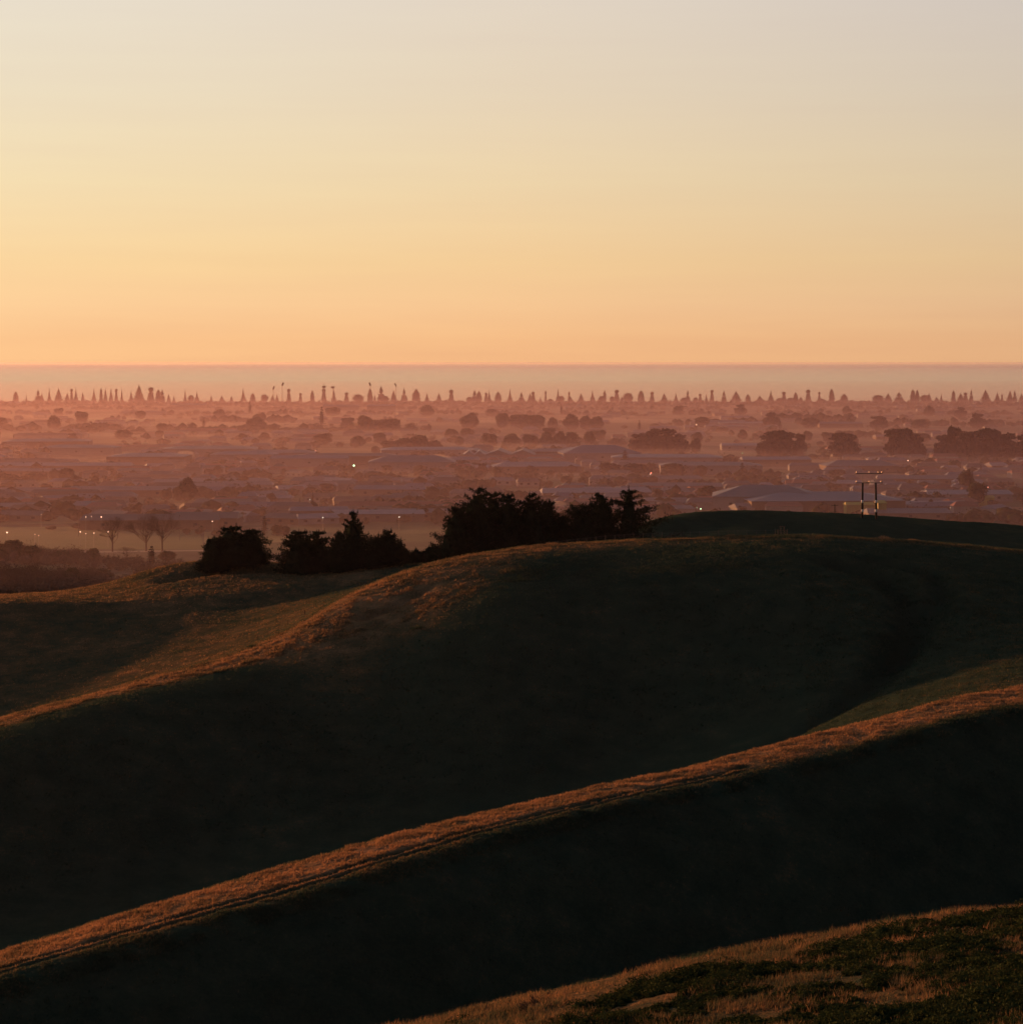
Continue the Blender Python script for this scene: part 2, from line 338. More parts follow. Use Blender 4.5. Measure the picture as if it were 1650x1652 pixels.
def dry_and_light(px, d):  # grass dryness, with some sun glow and crease shade worked into the tone
    px = np.asarray(px, float); d = np.asarray(d, float)
    i = lambda k: np.interp(px, PX, TD[k])
    def band(c, lo, hi, v): return v * np.exp(-np.clip((c - d) / lo, 0, 9) ** 2) * np.exp(-np.clip((d - c) / hi, 0, 9) ** 2)
    r = np.full(px.shape, .20)
    r = np.maximum(r, np.where(d < i(4) + 8, .58, 0))
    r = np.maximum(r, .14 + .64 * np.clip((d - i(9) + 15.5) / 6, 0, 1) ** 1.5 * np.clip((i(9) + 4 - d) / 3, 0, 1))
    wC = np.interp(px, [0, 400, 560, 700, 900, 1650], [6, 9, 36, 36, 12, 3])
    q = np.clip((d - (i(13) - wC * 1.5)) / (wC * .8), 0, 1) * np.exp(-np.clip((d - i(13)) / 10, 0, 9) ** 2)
    r = np.maximum(r, .16 + .55 * q * np.interp(px, [0, 600, 800, 1000, 1100, 1650], [1.1, 1.1, .8, .8, .5, .5]))  # dry grass on the brow, its sun glow widened in the colour
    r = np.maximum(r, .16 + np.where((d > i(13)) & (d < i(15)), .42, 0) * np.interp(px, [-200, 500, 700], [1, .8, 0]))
    r = np.maximum(r, np.where(d >= i(15), .64, 0) * np.interp(px, [-200, 600, 700], [1, .9, .1]))  # dry rim grass, raised further to paint its sunlit look
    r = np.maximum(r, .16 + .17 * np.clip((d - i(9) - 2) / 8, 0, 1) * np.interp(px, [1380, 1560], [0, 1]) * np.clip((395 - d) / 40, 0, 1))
    x = (px - 825) / F * d
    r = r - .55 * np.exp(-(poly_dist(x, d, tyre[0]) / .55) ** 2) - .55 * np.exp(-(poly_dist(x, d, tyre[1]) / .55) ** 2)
    r = r - .35 * np.exp(-(poly_dist(x, d, gully) / 3.2) ** 2) - .4 * np.exp(-(poly_dist(x, d, gully2) / 2.5) ** 2)  # dark rushes in the gullies, plus crease shade painted into the grass
    return r
# grid: rows follow the tracks
rows = [3, 3, 8, 22, 120, 26, 50, 46, 30, 34, 10, 14, 90, 50, 34, 40, 24, 60, 10, 8, 4]
cols = np.unique(np.concatenate([np.arange(-1400, -80, 24.), np.arange(-80, 1730, 3.0), np.arange(1730, 3001, 24.)]))
K = len(tracks)
Dc = np.array([np.interp(cols, PX, TD[k]) for k in range(K)])
rd = []
for k in range(K - 1):
    n = rows[k]; t = np.arange(n) / n
    rd.append(Dc[k][None] * (1 - t)[:, None] + Dc[k + 1][None] * t[:, None])
rd.append(Dc[-1][None]); GD = np.concatenate(rd)      # rows x cols
GP = np.broadcast_to(cols[None], GD.shape)
GZ = height(GP.ravel(), GD.ravel()).reshape(GD.shape)
GX = (GP - 825) / F * GD
def grid_faces(nr, nc, base=0):
    i = np.arange(nr - 1)[:, None] * nc + np.arange(nc - 1)[None]; i = i.ravel() + base
    return np.stack([i, i + 1, i + nc + 1, i + nc], 1)
Vt = np.stack([GX, GD, GZ], 2).reshape(-1, 3)
Ft = grid_faces(*GD.shape)
# the rest of the circle round the camera, coarse: the edge profiles swept round
thl, thr = math.atan((cols[0] - 825) / F), math.atan((cols[-1] - 825) / F)
def sweep(colidx, a0, a1, n):
    prof_r = GD[::4, colidx] / math.cos(a0); prof_z = GZ[::4, colidx]
    other = GZ[::4, 0 if colidx else -1]; pr2 = GD[::4, 0 if colidx else -1] / math.cos(thl if colidx else thr)
    vs_ = []
    for j in range(n + 1):
        t = j / n; a = a0 + (a1 - a0) * t
        if t == 0: vs_.append(np.stack([GX[::4, colidx], GD[::4, colidx], prof_z], 1)); continue
        rr = prof_r * (1 - t) + pr2 * t; zz = prof_z * (1 - t) + other * t
        vs_.append(np.stack([np.sin(a) * rr, np.cos(a) * rr, zz], 1))
    return np.concatenate(vs_), grid_faces(n + 1, len(prof_r))
Vs, Fs = sweep(-1, thr, 2 * math.pi + thl, 90)
Fs = Fs[:, ::-1] + len(Vt)
nc0 = GD.shape[1]
# knoll under the camera closing the innermost ring
Va = np.array([[0, 0, 73.0]]); inner = list(range(0, nc0)); n4 = len(GD[::4]); inner_s = [len(Vt) + j * n4 for j in range(91)]
ring = inner + inner_s[1:]
ci = len(Vt) + len(Vs)
Fc = np.array([(ci, ring[j], ring[(j + 1) % len(ring)]) for j in range(len(ring))])[:, ::-1]
Vall = np.concatenate([Vt, Vs, Va])
dry = np.concatenate([dry_and_light(GP.ravel(), GD.ravel()), np.full(len(Vs) + 1, .2)])
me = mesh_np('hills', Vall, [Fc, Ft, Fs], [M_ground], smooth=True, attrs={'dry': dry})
hills = link('hills', me); hills['kind'] = 'structure'

# ------------------------------------------------------------------ the plain and the sea
def plain_mat():
    m, nt, b = mat('plain_fields')
    g = N(nt, 'ShaderNodeNewGeometry')
    mp = N(nt, 'ShaderNodeMapping'); mp.inputs['Scale'].default_value = (1 / 160, 1 / 90, 1); mp.inputs['Rotation'].default_value = (0, 0, R(14)); L(nt, g.outputs['Position'], mp.inputs[0])
    v = N(nt, 'ShaderNodeTexVoronoi', i_Scale=1.0); v.distance = 'CHEBYCHEV'; L(nt, mp.outputs[0], v.inputs['Vector'])
    sp = N(nt, 'ShaderNodeSeparateColor'); L(nt, v.outputs['Color'], sp.inputs[0])
    c1 = ramp(nt, sp.outputs[0], [(0, (.03, .035, .015)), (.3, (.05, .062, .024)), (.55, (.10, .10, .04)), (.75, (.17, .125, .07)), (1, (.07, .06, .04))])
    n = N(nt, 'ShaderNodeTexNoise', i_Scale=.03, i_Detail=6.0); L(nt, g.outputs['Position'], n.inputs['Vector'])
    c2 = ramp(nt, n.outputs[0], [(.35, (.6, .6, .6)), (.65, (1.3, 1.3, 1.3))])
    mx = N(nt, 'ShaderNodeMix', data_type='RGBA', blend_type='MULTIPLY'); mx.inputs[0].default_value = 1
    L(nt, c1, mx.inputs[6]); L(nt, c2, mx.inputs[7]); L(nt, mx.outputs[2], b.inputs['Base Color'])
    b.inputs['Roughness'].default_value = 1; b.inputs['Specular IOR Level'].default_value = .1
    return m
M_plain = plain_mat()
xs = np.concatenate([[-20000, -6000, -2500], np.linspace(-1500, 1500, 240), [2500, 6000, 20000]])
ys = np.array([-20000, -4000, -900, 500, 1000, 2000, 3000, 3700, 3820])
coast = 3900 + 60 * fbm(xs / 260, xs * 0, 3, 5) + 25 * np.sin(xs / 300)
V = []; 
for y in ys: V += [(x, y, 0.0) for x in xs]
V += [(x, c, 0.0) for x, c in zip(xs, coast)]; V += [(x, c + 40, -3.5) for x, c in zip(xs, coast)]
pln = link('plain', mesh_np('plain', V, [grid_faces(len(ys) + 2, len(xs))], [M_plain])); pln['kind'] = 'structure'
m, nt, b = mat('sea_water')
b.inputs['Base Color'].default_value = (.12, .065, .14, 1); b.inputs['Specular Tint'].default_value = (.93, .80, .92, 1); b.inputs['Roughness'].default_value = .12; b.inputs['IOR'].default_value = 1.22
g = N(nt, 'ShaderNodeNewGeometry'); mp = N(nt, 'ShaderNodeMapping'); mp.inputs['Scale'].default_value = (1 / 30, 1 / 14, 1); L(nt, g.outputs['Position'], mp.inputs[0])
n = N(nt, 'ShaderNodeTexNoise', i_Scale=1.0, i_Detail=6.0, i_Roughness=.6); L(nt, mp.outputs[0], n.inputs['Vector'])
bp = N(nt, 'ShaderNodeBump', i_Strength=1.0, i_Distance=.3); L(nt, n.outputs[0], bp.inputs['Height']); L(nt, bp.outputs[0], b.inputs['Normal'])
sea = link('sea', mesh_np('sea', [(-90000, 3860, -2), (90000, 3860, -2), (90000, 105000, -2), (-90000, 105000, -2)], [np.array([[0, 1, 2, 3]])], [m])); sea['kind'] = 'structure'

# ------------------------------------------------------------------ tree and building meshes
def leaf_tris(c, s, flat=0.0):
    """c (n,3) centres, s (n,) sizes -> verts (3n,3), faces"""
    n = len(c); a = rng.normal(size=(n, 3)); a /= np.linalg.norm(a, axis=1)[:, None]
    b = rng.normal(size=(n, 3)); b -= (b * a).sum(1)[:, None] * a; b /= np.linalg.norm(b, axis=1)[:, None]
    if flat: a[:, 2] *= (1 - flat); b[:, 2] *= (1 - flat)
    s = s[:, None]
    v = np.stack([c - a * s * .6 - b * s * .5, c - a * s * .6 + b * s * .5, c + a * s], 1).reshape(-1, 3)
    return v, np.arange(3 * n).reshape(-1, 3)
ICO = {}
def ico(sub):
    if sub not in ICO:
        import bmesh
        bm = bmesh.new(); bmesh.ops.create_icosphere(bm, subdivisions=sub, radius=1)
        bm.verts.ensure_lookup_table()
        ICO[sub] = (np.array([v.co[:] for v in bm.verts]), np.array([[v.index for v in f.verts] for f in bm.faces])); bm.free()
    return ICO[sub]
def blobs_mesh(name, blobs, mat_, sub=2, leaves=600, leaf=.05, lump=.22, trunk=None):
    """blobs: (x,y,z,rx,ry,rz). lumpy cores plus leaf triangles over and beyond their surface"""
    v = []; f = []; n = 0; bv, bf = ico(sub)
    tot = sum(b[3] * b[5] for b in blobs)
    for b in blobs:
        c = np.array(b[:3]); r = np.array(b[3:])
        o = rng.uniform(0, 50); disp = 1 + lump * (fbm(bv[:, 0] * 2.2 + o, bv[:, 2] * 2.2 + bv[:, 1] * 1.7 + o, 2, 9))
        v.append(c + bv * r * .86 * disp[:, None]); f.append(bf + n); n += len(bv)
        k = max(8, int(leaves * b[3] * b[5] / tot)); d = rng.normal(size=(k, 3)); d /= np.linalg.norm(d, axis=1)[:, None]
        lv, lf = leaf_tris(c + d * r * rng.uniform(.82, 1.12, (k, 1)), rng.uniform(.6, 1.4, k) * leaf)
        v.append(lv); f.append(lf + n); n += len(lv)
    return mesh_np(name, np.concatenate(v), f, [mat_])
def trunk_mesh(name, h, r, limbs=4, spread=.25, m=None, lean=0):
    b = MB(); b.tube((0, 0, -.03 * h), (lean * h * .3, 0, h * .55), r, r * .7); b.tube((lean * h * .3, 0, h * .55), (lean * h * .5, 0, h), r * .7, r * .25)
    for i in range(limbs):
        a = i * 2.4; z0 = h * rnd.uniform(.4, .75)
        b.tube((0, 0, z0), (math.cos(a) * spread, math.sin(a) * spread, z0 + spread * .7), r * .4, r * .12, 4)
    return b.mesh(name, m or M_bark)
# -- crowns of unit height
def crown_round(name, w_, m=M_round, leaves=500):
    bl = []
    for i in range(7):
        a = rnd.uniform(0, 6.3); q = rnd.uniform(.1, .55) * w_ * .5; zr = rnd.uniform(.16, .26)
        z = rnd.uniform(.38, .78) - .18 * q / (w_ * .5)
        bl.append((math.cos(a) * q, math.sin(a) * q, z, w_ * rnd.uniform(.24, .34), w_ * rnd.uniform(.24, .34), zr))
    bl.append((0, 0, .5, w_ * .42, w_ * .42, .34)); bl.append((0, 0, .24, w_ * .40, w_ * .40, .24))
    return blobs_mesh(name, bl, m, 2, leaves * 2, .06, .35)
def crown_cypress(name, w_, m=M_cyp, leaves=900):
    """broad ragged macrocarpa: flat topped plates, pointed tips leaning out"""
    bl = [(0, 0, .34, w_ * .43, w_ * .43, .34)]
    for i in range(13):
        a = rnd.uniform(0, 6.3); z = rnd.uniform(.3, .88); q = w_ * .5 * rnd.uniform(.25, .75) * (1.1 - .55 * z)
        bl.append((math.cos(a) * q, math.sin(a) * q, z, w_ * rnd.uniform(.15, .26), w_ * rnd.uniform(.15, .26), rnd.uniform(.07, .13)))
    return blobs_mesh(name, bl, m, 2, leaves * 2, .065, .5)
def crown_conifer(name, w_, m=M_pine, levels=9, droop=.1):
    v = []; f = []; n = 0
    for i in range(levels):
        t = i / (levels - 1); z = .12 + .83 * t; r = w_ * .5 * (1 - t) ** .8 + .03
        k = 26
        a = rng.uniform(0, 6.283, k); q = r * rng.uniform(.25, 1.05, k) 
        c = np.stack([np.cos(a) * q, np.sin(a) * q, z - q * droop + rng.normal(0, .012, k)], 1)
        lv, lf = leaf_tris(c, rng.uniform(.045, .085, k), .4); v.append(lv); f.append(lf + n); n += len(lv)
    bv, bf = ico(1); v.append(bv * np.array([w_ * .22, w_ * .22, .38]) + np.array([0, 0, .42])); f.append(bf + n)
    return mesh_np(name, np.concatenate(v), f, [m])
def coast_pine(kind, wid):
    """coastal pine of unit height seen as tiers; one mesh, trunk and crown"""
    b = MB(); b.tube((0, 0, -.02), (0, 0, .99), .018, .004, 5); nt_ = len(b.f)
    prof = {'cone': lambda t: (1 - t) ** .9, 'head': lambda t: .30 + .42 * (1 - t) ** 1.2 if t < .62 else .5 * math.sin((t - .62) / .38 * math.pi) ** .6 + .03,
            'column': lambda t: .78 * (1 - t ** 2.6) ** .8 + .02, 'spire': lambda t: (1 - t) ** 1.4 * .75 + .04, 'round': lambda t: math.sqrt(max(0, 1 - (t * 1.7 - .7) ** 2)) if t > .05 else .3,
            'gap': lambda t: (1 - t) ** .8 * (.35 if .42 < t < .55 else 1)}[kind]
    tris = []; 
    L_ = 13
    for i in range(L_):
        t = i / (L_ - 1); z = .10 + .87 * t; r = max(.02, prof(t) * wid * .5); k = 10
        for j in range(k):
            a = j / k * 6.283 + i * .7 + rnd.uniform(-.2, .2); rr = r * rnd.uniform(.7, 1.12)
            u = (math.cos(a), math.sin(a)); p = (-u[1], u[0]); h_ = .028; s_ = min(.05, r * .45)
            b.add([(0, 0, z + h_), (u[0] * rr * .6 + p[0] * s_, u[1] * rr * .6 + p[1] * s_, z + .02 - rr * .06), (u[0] * rr, u[1] * rr, z + .03 + rr * .12), (u[0] * rr * .6 - p[0] * s_, u[1] * rr * .6 - p[1] * s_, z - .035)],
                  [(0, 1, 2), (0, 2, 3), (1, 3, 2)])
    # inner foliage mass
    for i in range(8):
        t0, t1 = i / 8, (i + 1) / 8; r0 = max(.01, prof(t0) * wid * .36); r1 = max(.008, prof(t1 * .99) * wid * .36)
        b.tube((0, 0, .1 + .87 * t0), (0, 0, .1 + .87 * t1), r0, r1, 7)
    me = b.mesh('coastal_pine', [M_coast, M_bark]); me.polygons.foreach_set('material_index', [1] * nt_ + [0] * (len(me.polygons) - nt_))
    return me
def bare_crown(name, w_):
    b = MB()
    def br(p, d, ln, r, k):
        q = [p[i] + d[i] * ln for i in range(3)]; b.tube(p, q, r, r * .6, 3)
        if k == 0: return
        for _ in range(3):
            dd = np.array(d) + rng.normal(0, .42, 3); dd[2] = max(dd[2], .05) + .12; dd /= np.linalg.norm(dd); br(q, dd, ln * .72, r * .58, k - 1)
    for i in range(9):
        a = i * .7 + rnd.random(); s = rnd.uniform(.2, 1.0) * w_
        dd = np.array((math.cos(a) * s, math.sin(a) * s, .7)); dd /= np.linalg.norm(dd); br((0, 0, rnd.uniform(.18, .35)), dd, .25, .009, 5)
    return b.mesh(name, M_bare)
# ------------------------------------------------------------------ near shelter trees on the hill
def pine_parts(seed, h, w_, candle=.5, levels=15, up=.45, ragged=.3, m=M_pine, lopsided=0.0, low=.04, shape=.75):
    """trunk mesh and crown mesh in metres: whorls of up-curved branches carrying needle tufts, upright candles at the tips"""
    g = np.random.default_rng(seed); r_ = random.Random(seed)
    tb = MB(); tb.tube((0, 0, -.6), (0, 0, h * .5), h * .028, h * .018, 8); tb.tube((0, 0, h * .5), (0, 0, h * .99), h * .018, h * .003, 6)
    C = []; S = []
    for i in range(levels):
        t = (i + r_.uniform(-.3, .3)) / levels; t = min(max(t, 0), .985); z0 = h * (low + (1 - low) * t)
        rad = w_ * .5 * (1 - t) ** shape + .25
        for j in range(r_.randint(5, 8)):
            a = r_.uniform(0, 6.283); ln = rad * r_.uniform(1 - ragged, 1 + ragged * .6)
            if lopsided: ln *= 1 + lopsided * math.cos(a)
            n = max(3, int(ln / .22)); s = np.linspace(.15, 1, n)
            rise = up * ln * (s ** 2) - .10 * ln * s
            P = np.stack([np.cos(a) * ln * s, np.sin(a) * ln * s, z0 + rise], 1)
            tb.tube(P[0], P[-1], max(.02, .05 * ln / 3), .012, 3)
            for q, pnt in zip(s, P):
                k = 9; sp = .13 + .30 * ln / 3 * (1 - q * .5)
                C.append(pnt + g.normal(0, 1, (k, 3)) * (sp, sp, sp * .7)); S.append(g.uniform(.16, .34, k))
            if r_.random() < candle:      # upright candle
                hh = r_.uniform(.3, 1.0) * (.6 + .6 * t); k = 14; zz = np.linspace(0, hh, k)
                C.append(P[-1] + np.stack([g.normal(0, .05, k), g.normal(0, .05, k), zz], 1)); S.append(np.linspace(.24, .1, k))
    for i in range(int(5 + candle * 7)):      # secondary leaders standing up from the crown
        a = r_.uniform(0, 6.283); tz = r_.uniform(.45, .9); q = w_ * .5 * (1 - tz) ** shape * r_.uniform(.2, .9); hh = r_.uniform(.8, 2.0) * (.5 + candle * .7); k = 34; s = np.linspace(0, 1, k)
        lx, ly = r_.uniform(-.15, .15) * hh, r_.uniform(-.15, .15) * hh
        C.append(np.stack([np.cos(a) * q + lx * s + g.normal(0, .13, k) * (1.1 - s), np.sin(a) * q + ly * s + g.normal(0, .13, k) * (1.1 - s), h * tz * (1 - .03) + hh * s], 1)); S.append(.30 - .2 * s)
    k = 26; zz = np.linspace(h * .86, h * 1.03, k); C.append(np.stack([g.normal(0, .07, k), g.normal(0, .07, k), zz], 1)); S.append(np.linspace(.34, .1, k))
    C = np.concatenate(C); S = np.concatenate(S)
    lv, lf = leaf_tris(C, S)
    # dark inner mass so that no daylight comes through the heart of the crown
    bv, bf = ico(3); zc = .47 * h; dsp = 1 + .35 * fbm(bv[:, 0] * 3 + seed, bv[:, 2] * 3 + bv[:, 1] * 2, 2, 3)
    tt = np.clip((bv[:, 2] * .42 + .5), 0, 1); rr = (1 - tt) ** shape * w_ * (.15 if lopsided else .31) + .12
    rad2 = np.hypot(bv[:, 0], bv[:, 1]) + 1e-6
    iv = np.stack([bv[:, 0] / rad2 * rr * dsp * np.minimum(1, rad2 * 1.6), bv[:, 1] / rad2 * rr * dsp * np.minimum(1, rad2 * 1.6), h * (low * .5 + .86 * (bv[:, 2] * .5 + .5))], 1)
    return tb.mesh('trunk', M_bark), mesh_np('crown', np.concatenate([lv, iv]), [lf, bf + len(lv)], [m])
def ground_z(px, d): return float(height([px], [d], False)[0])
def plant_pine(px, ytop, d, w_px, label, cat='tree', name='pine_tree', group='dark shelter trees along the hill', **kw):
    z = ground_z(px, d) - .3; ztop = H - (ytop - HY) / F * d; h = ztop - z; wm = w_px * 1.35 / F * d
    tr, cr = pine_parts(int(px), h, wm, **kw)
    t_ = thing(name, label, cat, ((px - 825) / F * d, d, z), group)
    link('trunk', tr, t_); link('crown', cr, t_)
    return t_
cyp = dict(m=M_cyp, levels=16, up=.22, candle=.25, ragged=.35, shape=.45, low=.02)
for px, yt, d, wpx, lab, nm, kw in [
    (346, 868, 486, 40, 'small dark cypress with a ragged top at the left end of the hilltop trees', 'cypress_tree', cyp),
    (372, 848, 489, 62, 'bushy dark cypress with split top, second of the leftmost hilltop clump', 'cypress_tree', dict(cyp, candle=.5)),
    (403, 853, 493, 62, 'broad dark cypress sloping down on the right of the leftmost hilltop clump', 'cypress_tree', cyp),
    (482, 855, 484, 56, 'dense round topped cypress, left half of the middle hilltop clump', 'cypress_tree', dict(cyp, candle=.4)),
    (512, 857, 488, 56, 'dense cypress touching the tall spiry pine from the left', 'cypress_tree', dict(cyp, candle=.5)),
    (570, 822, 490, 74, 'tall spiry pine with three upright candles above the middle clump', 'pine_tree', dict(candle=.8, up=.5, shape=.95)),
    (548, 858, 480, 40, 'short ragged pine in front of the tall spiry pine', 'pine_tree', dict(candle=.8)),
    (604, 868, 482, 46, 'low thin pine between the spiry pine and the clump end', 'pine_tree', dict(candle=.9, up=.6)),
    (626, 856, 485, 46, 'small pointed pine at the right end of the middle hilltop clump', 'pine_tree', dict(candle=.7, shape=.6)),
    (738, 815, 474, 68, 'dark pine sloping down at the left end of the largest hilltop clump', 'pine_tree', dict(candle=.7, shape=.6)),
    (770, 786, 478, 84, 'tallest pine of the largest hilltop clump, with a cross shaped tip', 'pine_tree', dict(candle=.7, shape=.6)),
    (797, 793, 484, 64, 'pine with thin candle tip just right of the tallest pine', 'pine_tree', dict(candle=.8, shape=.6)),
    (819, 797, 478, 60, 'pine with a leaning pointed shoulder in the largest hilltop clump', 'pine_tree', dict(candle=.8, shape=.55)),
    (855, 794, 480, 76, 'dark pine with a blunt top in the middle of the largest hilltop clump', 'pine_tree', dict(candle=.7, shape=.7)),
    (882, 806, 484, 62, 'ragged pine falling away to the notch in the hilltop trees', 'pine_tree', dict(candle=.9, shape=.7)),
    (905, 832, 486, 48, 'lowest pine, in the notch of the largest hilltop clump', 'pine_tree', dict(candle=.9)),
    (940, 814, 482, 74, 'brownish pine with a soft rounded head, right of the notch', 'pine_tree', dict(candle=.6, shape=.5)),
    (972, 796, 486, 72, 'narrow pine with a forked top, second from the right end', 'pine_tree', dict(candle=.7, shape=.6)),
    (1014, 781, 484, 112, 'open pine with stepped branches at the right end of the hilltop trees', 'pine_tree', dict(candle=.1, shape=.9, up=.34, ragged=.35, levels=10, lopsided=.12)),
]:
    plant_pine(px, yt, d, wpx, lab, name=nm, **kw)
# low dark hedge between the clumps
def shrub(name, label, px0, px1, d, hpx, group=None, m=M_cyp, cat='hedge'):
    bl = []; x0, x1 = (px0 - 825) / F * d, (px1 - 825) / F * d; zc = ground_z((px0 + px1) / 2, d); n = max(4, int((x1 - x0) / 1.0))
    for i in range(n):
        x = x0 + (x1 - x0) * (i + .5) / n; z = ground_z(825 + x / d * F, d); h = hpx / F * d * rnd.uniform(.75, 1.1)
        bl.append((x - (x0 + x1) / 2, rnd.uniform(-.5, .5), z + h * .42 - zc, 1.0, 1.1, h * .58))
    me = blobs_mesh(name, bl, m, 2, 900, .3, .4)
    return thing(name, label, cat, ((x0 + x1) / 2, d, zc), group, data=me)
shrub('hedge', 'low dark hedge filling the gap between the two hilltop clumps', 640, 722, 492, 26)
shrub('scrub_bush', 'low dark scrub at the foot of the leftmost hilltop clump', 415, 470, 487, 9, cat='bush')

# ------------------------------------------------------------------ fences on the hill
def fence(label, pts, hgt=1.15, rails=True, m=M_wood, rad=.05, step=2.2):
    P = [(px, d, ground_z(px, d)) for px, d in pts]
    X = np.array([((p[0] - 825) / F * p[1], p[1]) for p in P]); seg = np.r_[0, np.cumsum(np.hypot(*np.diff(X, axis=0).T))]
    n = max(2, int(seg[-1] / step)); base = None
    t_ = thing('post_and_wire_fence', label, 'fence', (X[0][0], X[0][1], P[0][2]))
    tops = []
    pm = MB(); pm.tube((0, 0, -.3), (0, 0, 1), 1, .9, 6); pm = pm.mesh('post', m)
    for i in range(n + 1):
        s = seg[-1] * i / n; x = np.interp(s, seg, X[:, 0]); y = np.interp(s, seg, X[:, 1]); z = ground_z(825 + x / y * F, y)
        big = i % 6 == 0
        o = link('post', pm, t_, (x - X[0][0], y - X[0][1], z - P[0][2])); o.scale = (rad * (1.7 if big else 1), rad * (1.7 if big else 1), hgt * (1.12 if big else rnd.uniform(.93, 1.03)))
        o.rotation_euler = (rnd.uniform(-.04, .04), rnd.uniform(-.05, .05), 0); tops.append((x - X[0][0], y - X[0][1], z - P[0][2]))
    for q in (.3, .55, .8, .95):
        wb = MB()
        for a, b2 in zip(tops[:-1], tops[1:]): wb.tube((a[0], a[1], a[2] + hgt * q), (b2[0], b2[1], b2[2] + hgt * q), .008, k=3)
        link('wire', wb.mesh('wire', M_galv), t_)
    return t_
fence('long post and wire fence along the lit crest under the dark pines', [(640, 446), (700, 438), (800, 441), (900, 441), (1000, 441), (1100, 441), (1250, 441)], 1.2, step=2.0)
fence('short fence of thin posts running down the lit slope at left', [(600, 425), (580, 410), (545, 408), (500, 404), (470, 400), (430, 396), (415, 392)], 1.1, m=M_pole, step=4.5)
# small timber frame on the crest
def stock_frame():
    px, d = 1262, 444; z = ground_z(px, d); t_ = thing('timber_stile', 'small grey timber frame standing on the grassy crest below the power pole', 'frame', ((px - 825) / F * d, d, z))
    for x in (-1.0, -.35, .35, 1.0):
        b = MB(); b.box(x - .09, x + .09, -.09, .09, -.2, 1.75 if abs(x) < .9 else 1.25); link('post', b.mesh('post', M_wood), t_)
    b = MB(); b.box(-.62, .62, -.12, .12, 1.752, 1.92); link('top_rail', b.mesh('top_rail', M_wood), t_)
    for zz in (.45, .95):
        b = MB(); b.box(-1.1, 1.1, -.15, -.092, zz, zz + .14); link('rail', b.mesh('rail', M_wood), t_)
stock_frame()
# ------------------------------------------------------------------ power poles
def power_pole():
    d = 596; z0 = ground_z(1401, d)
    t_ = thing('power_pole', 'dark twin legged power pole with two crossarms and pale bands on the far hill', 'power pole', ((1401.5 - 825) / F * d, d, z0))
    u = d / F
    xl, xr = -10.5 * u, 10.5 * u
    zt = H - (779 - HY) / F * d - z0; zc = H - (764 - HY) / F * d - z0
    for x in (xl, xr):
        zb = ground_z(825 + ((1401.5 - 825) / F * d + x) / d * F, d) - z0 - .4
        b = MB(); b.tube((x * 1.09, 0, zb), (x, 0, zt), .36, .27, 10); p = link('leg', b.mesh('leg', M_pole, True), t_)
        for y in (809, 824):
            zz = H - (y - HY) / F * d - z0; b = MB(); b.tube((x * 1.05, 0, zz - .38), (x * 1.05, 0, zz + .38), .375, .375, 10); link('band', b.mesh('band', M_band, True), p)
        b = MB(); b.tube((x, .05, zt - .2), (x, .05, zc), .06, .05, 6); link('mast_extension', b.mesh('mast_extension', M_galv), t_)
        b = MB(); b.tube((x, .22, zt - 3.6), (0, .22, zt - 8.4) if x > 0 else (x, .22, zt - 3.9), .04, k=5); link('brace', b.mesh('brace', M_galv), t_)
    for zz, hw, nm in ((zc, 21.5, 'upper'), (zt, 21.5, 'lower')):
        b = MB(); b.box(-hw * u, hw * u, -.11, .11, zz - .10, zz + .10); a = link('crossarm', b.mesh('crossarm', M_pole), t_)
        for q in (-20.5, 0, 14.5 if nm == 'upper' else 20.5, 20.5 if nm == 'upper' else 19.0):
            b = MB(); b.tube((q * u, 0, zz + .10), (q * u, 0, zz + .30), .05, k=6); b.tube((q * u, 0, zz + .30), (q * u, 0, zz + .62), .15, .09, 8); link('insulator', b.mesh('insulator', M_porc), a)
    b = MB(); b.tube((xr, .1, zc - .2), (2.5 * u, .1, zc - .9), .03, k=4); b.tube((2.5 * u, .1, zc - .9), (xr, .1, zt + .3), .03, k=4); link('stay', b.mesh('stay', M_galv), t_)
    # wires fall away on both sides
    for q in (-20.5, 0, 20.5):
        b = MB(); pts = []
        for s in np.linspace(-1, 1, 15):
            pts.append((q * u + s * 60, s * 150 + 0, zc + .6 - 0 + -2.5 * (1 - (abs(s) * 2 - 1) ** 2) * (abs(s) > 0) - abs(s) * 2))
        for a, c in zip(pts[7:-1], pts[8:]): b.tube(a, c, .012, k=3)
        link('wire', b.mesh('wire', M_pole), t_)
power_pole()
def small_pole():
    d = 640; px = 1346; z = ground_z(px, d); t_ = thing('small_power_pole', 'small plain pole with one short crossarm behind the far hill crest', 'power pole', ((px - 825) / F * d, d, z))
    zt = H - (813 - HY) / F * d - z
    b = MB(); b.tube((0, 0, -.3), (0, 0, zt), .16, .11, 8); link('mast', b.mesh('mast', M_pole), t_)
    b = MB(); b.box(-1.1, 1.1, -.17, -.05, zt - .5, zt - .35); link('crossarm', b.mesh('crossarm', M_pole), t_)
small_pole()

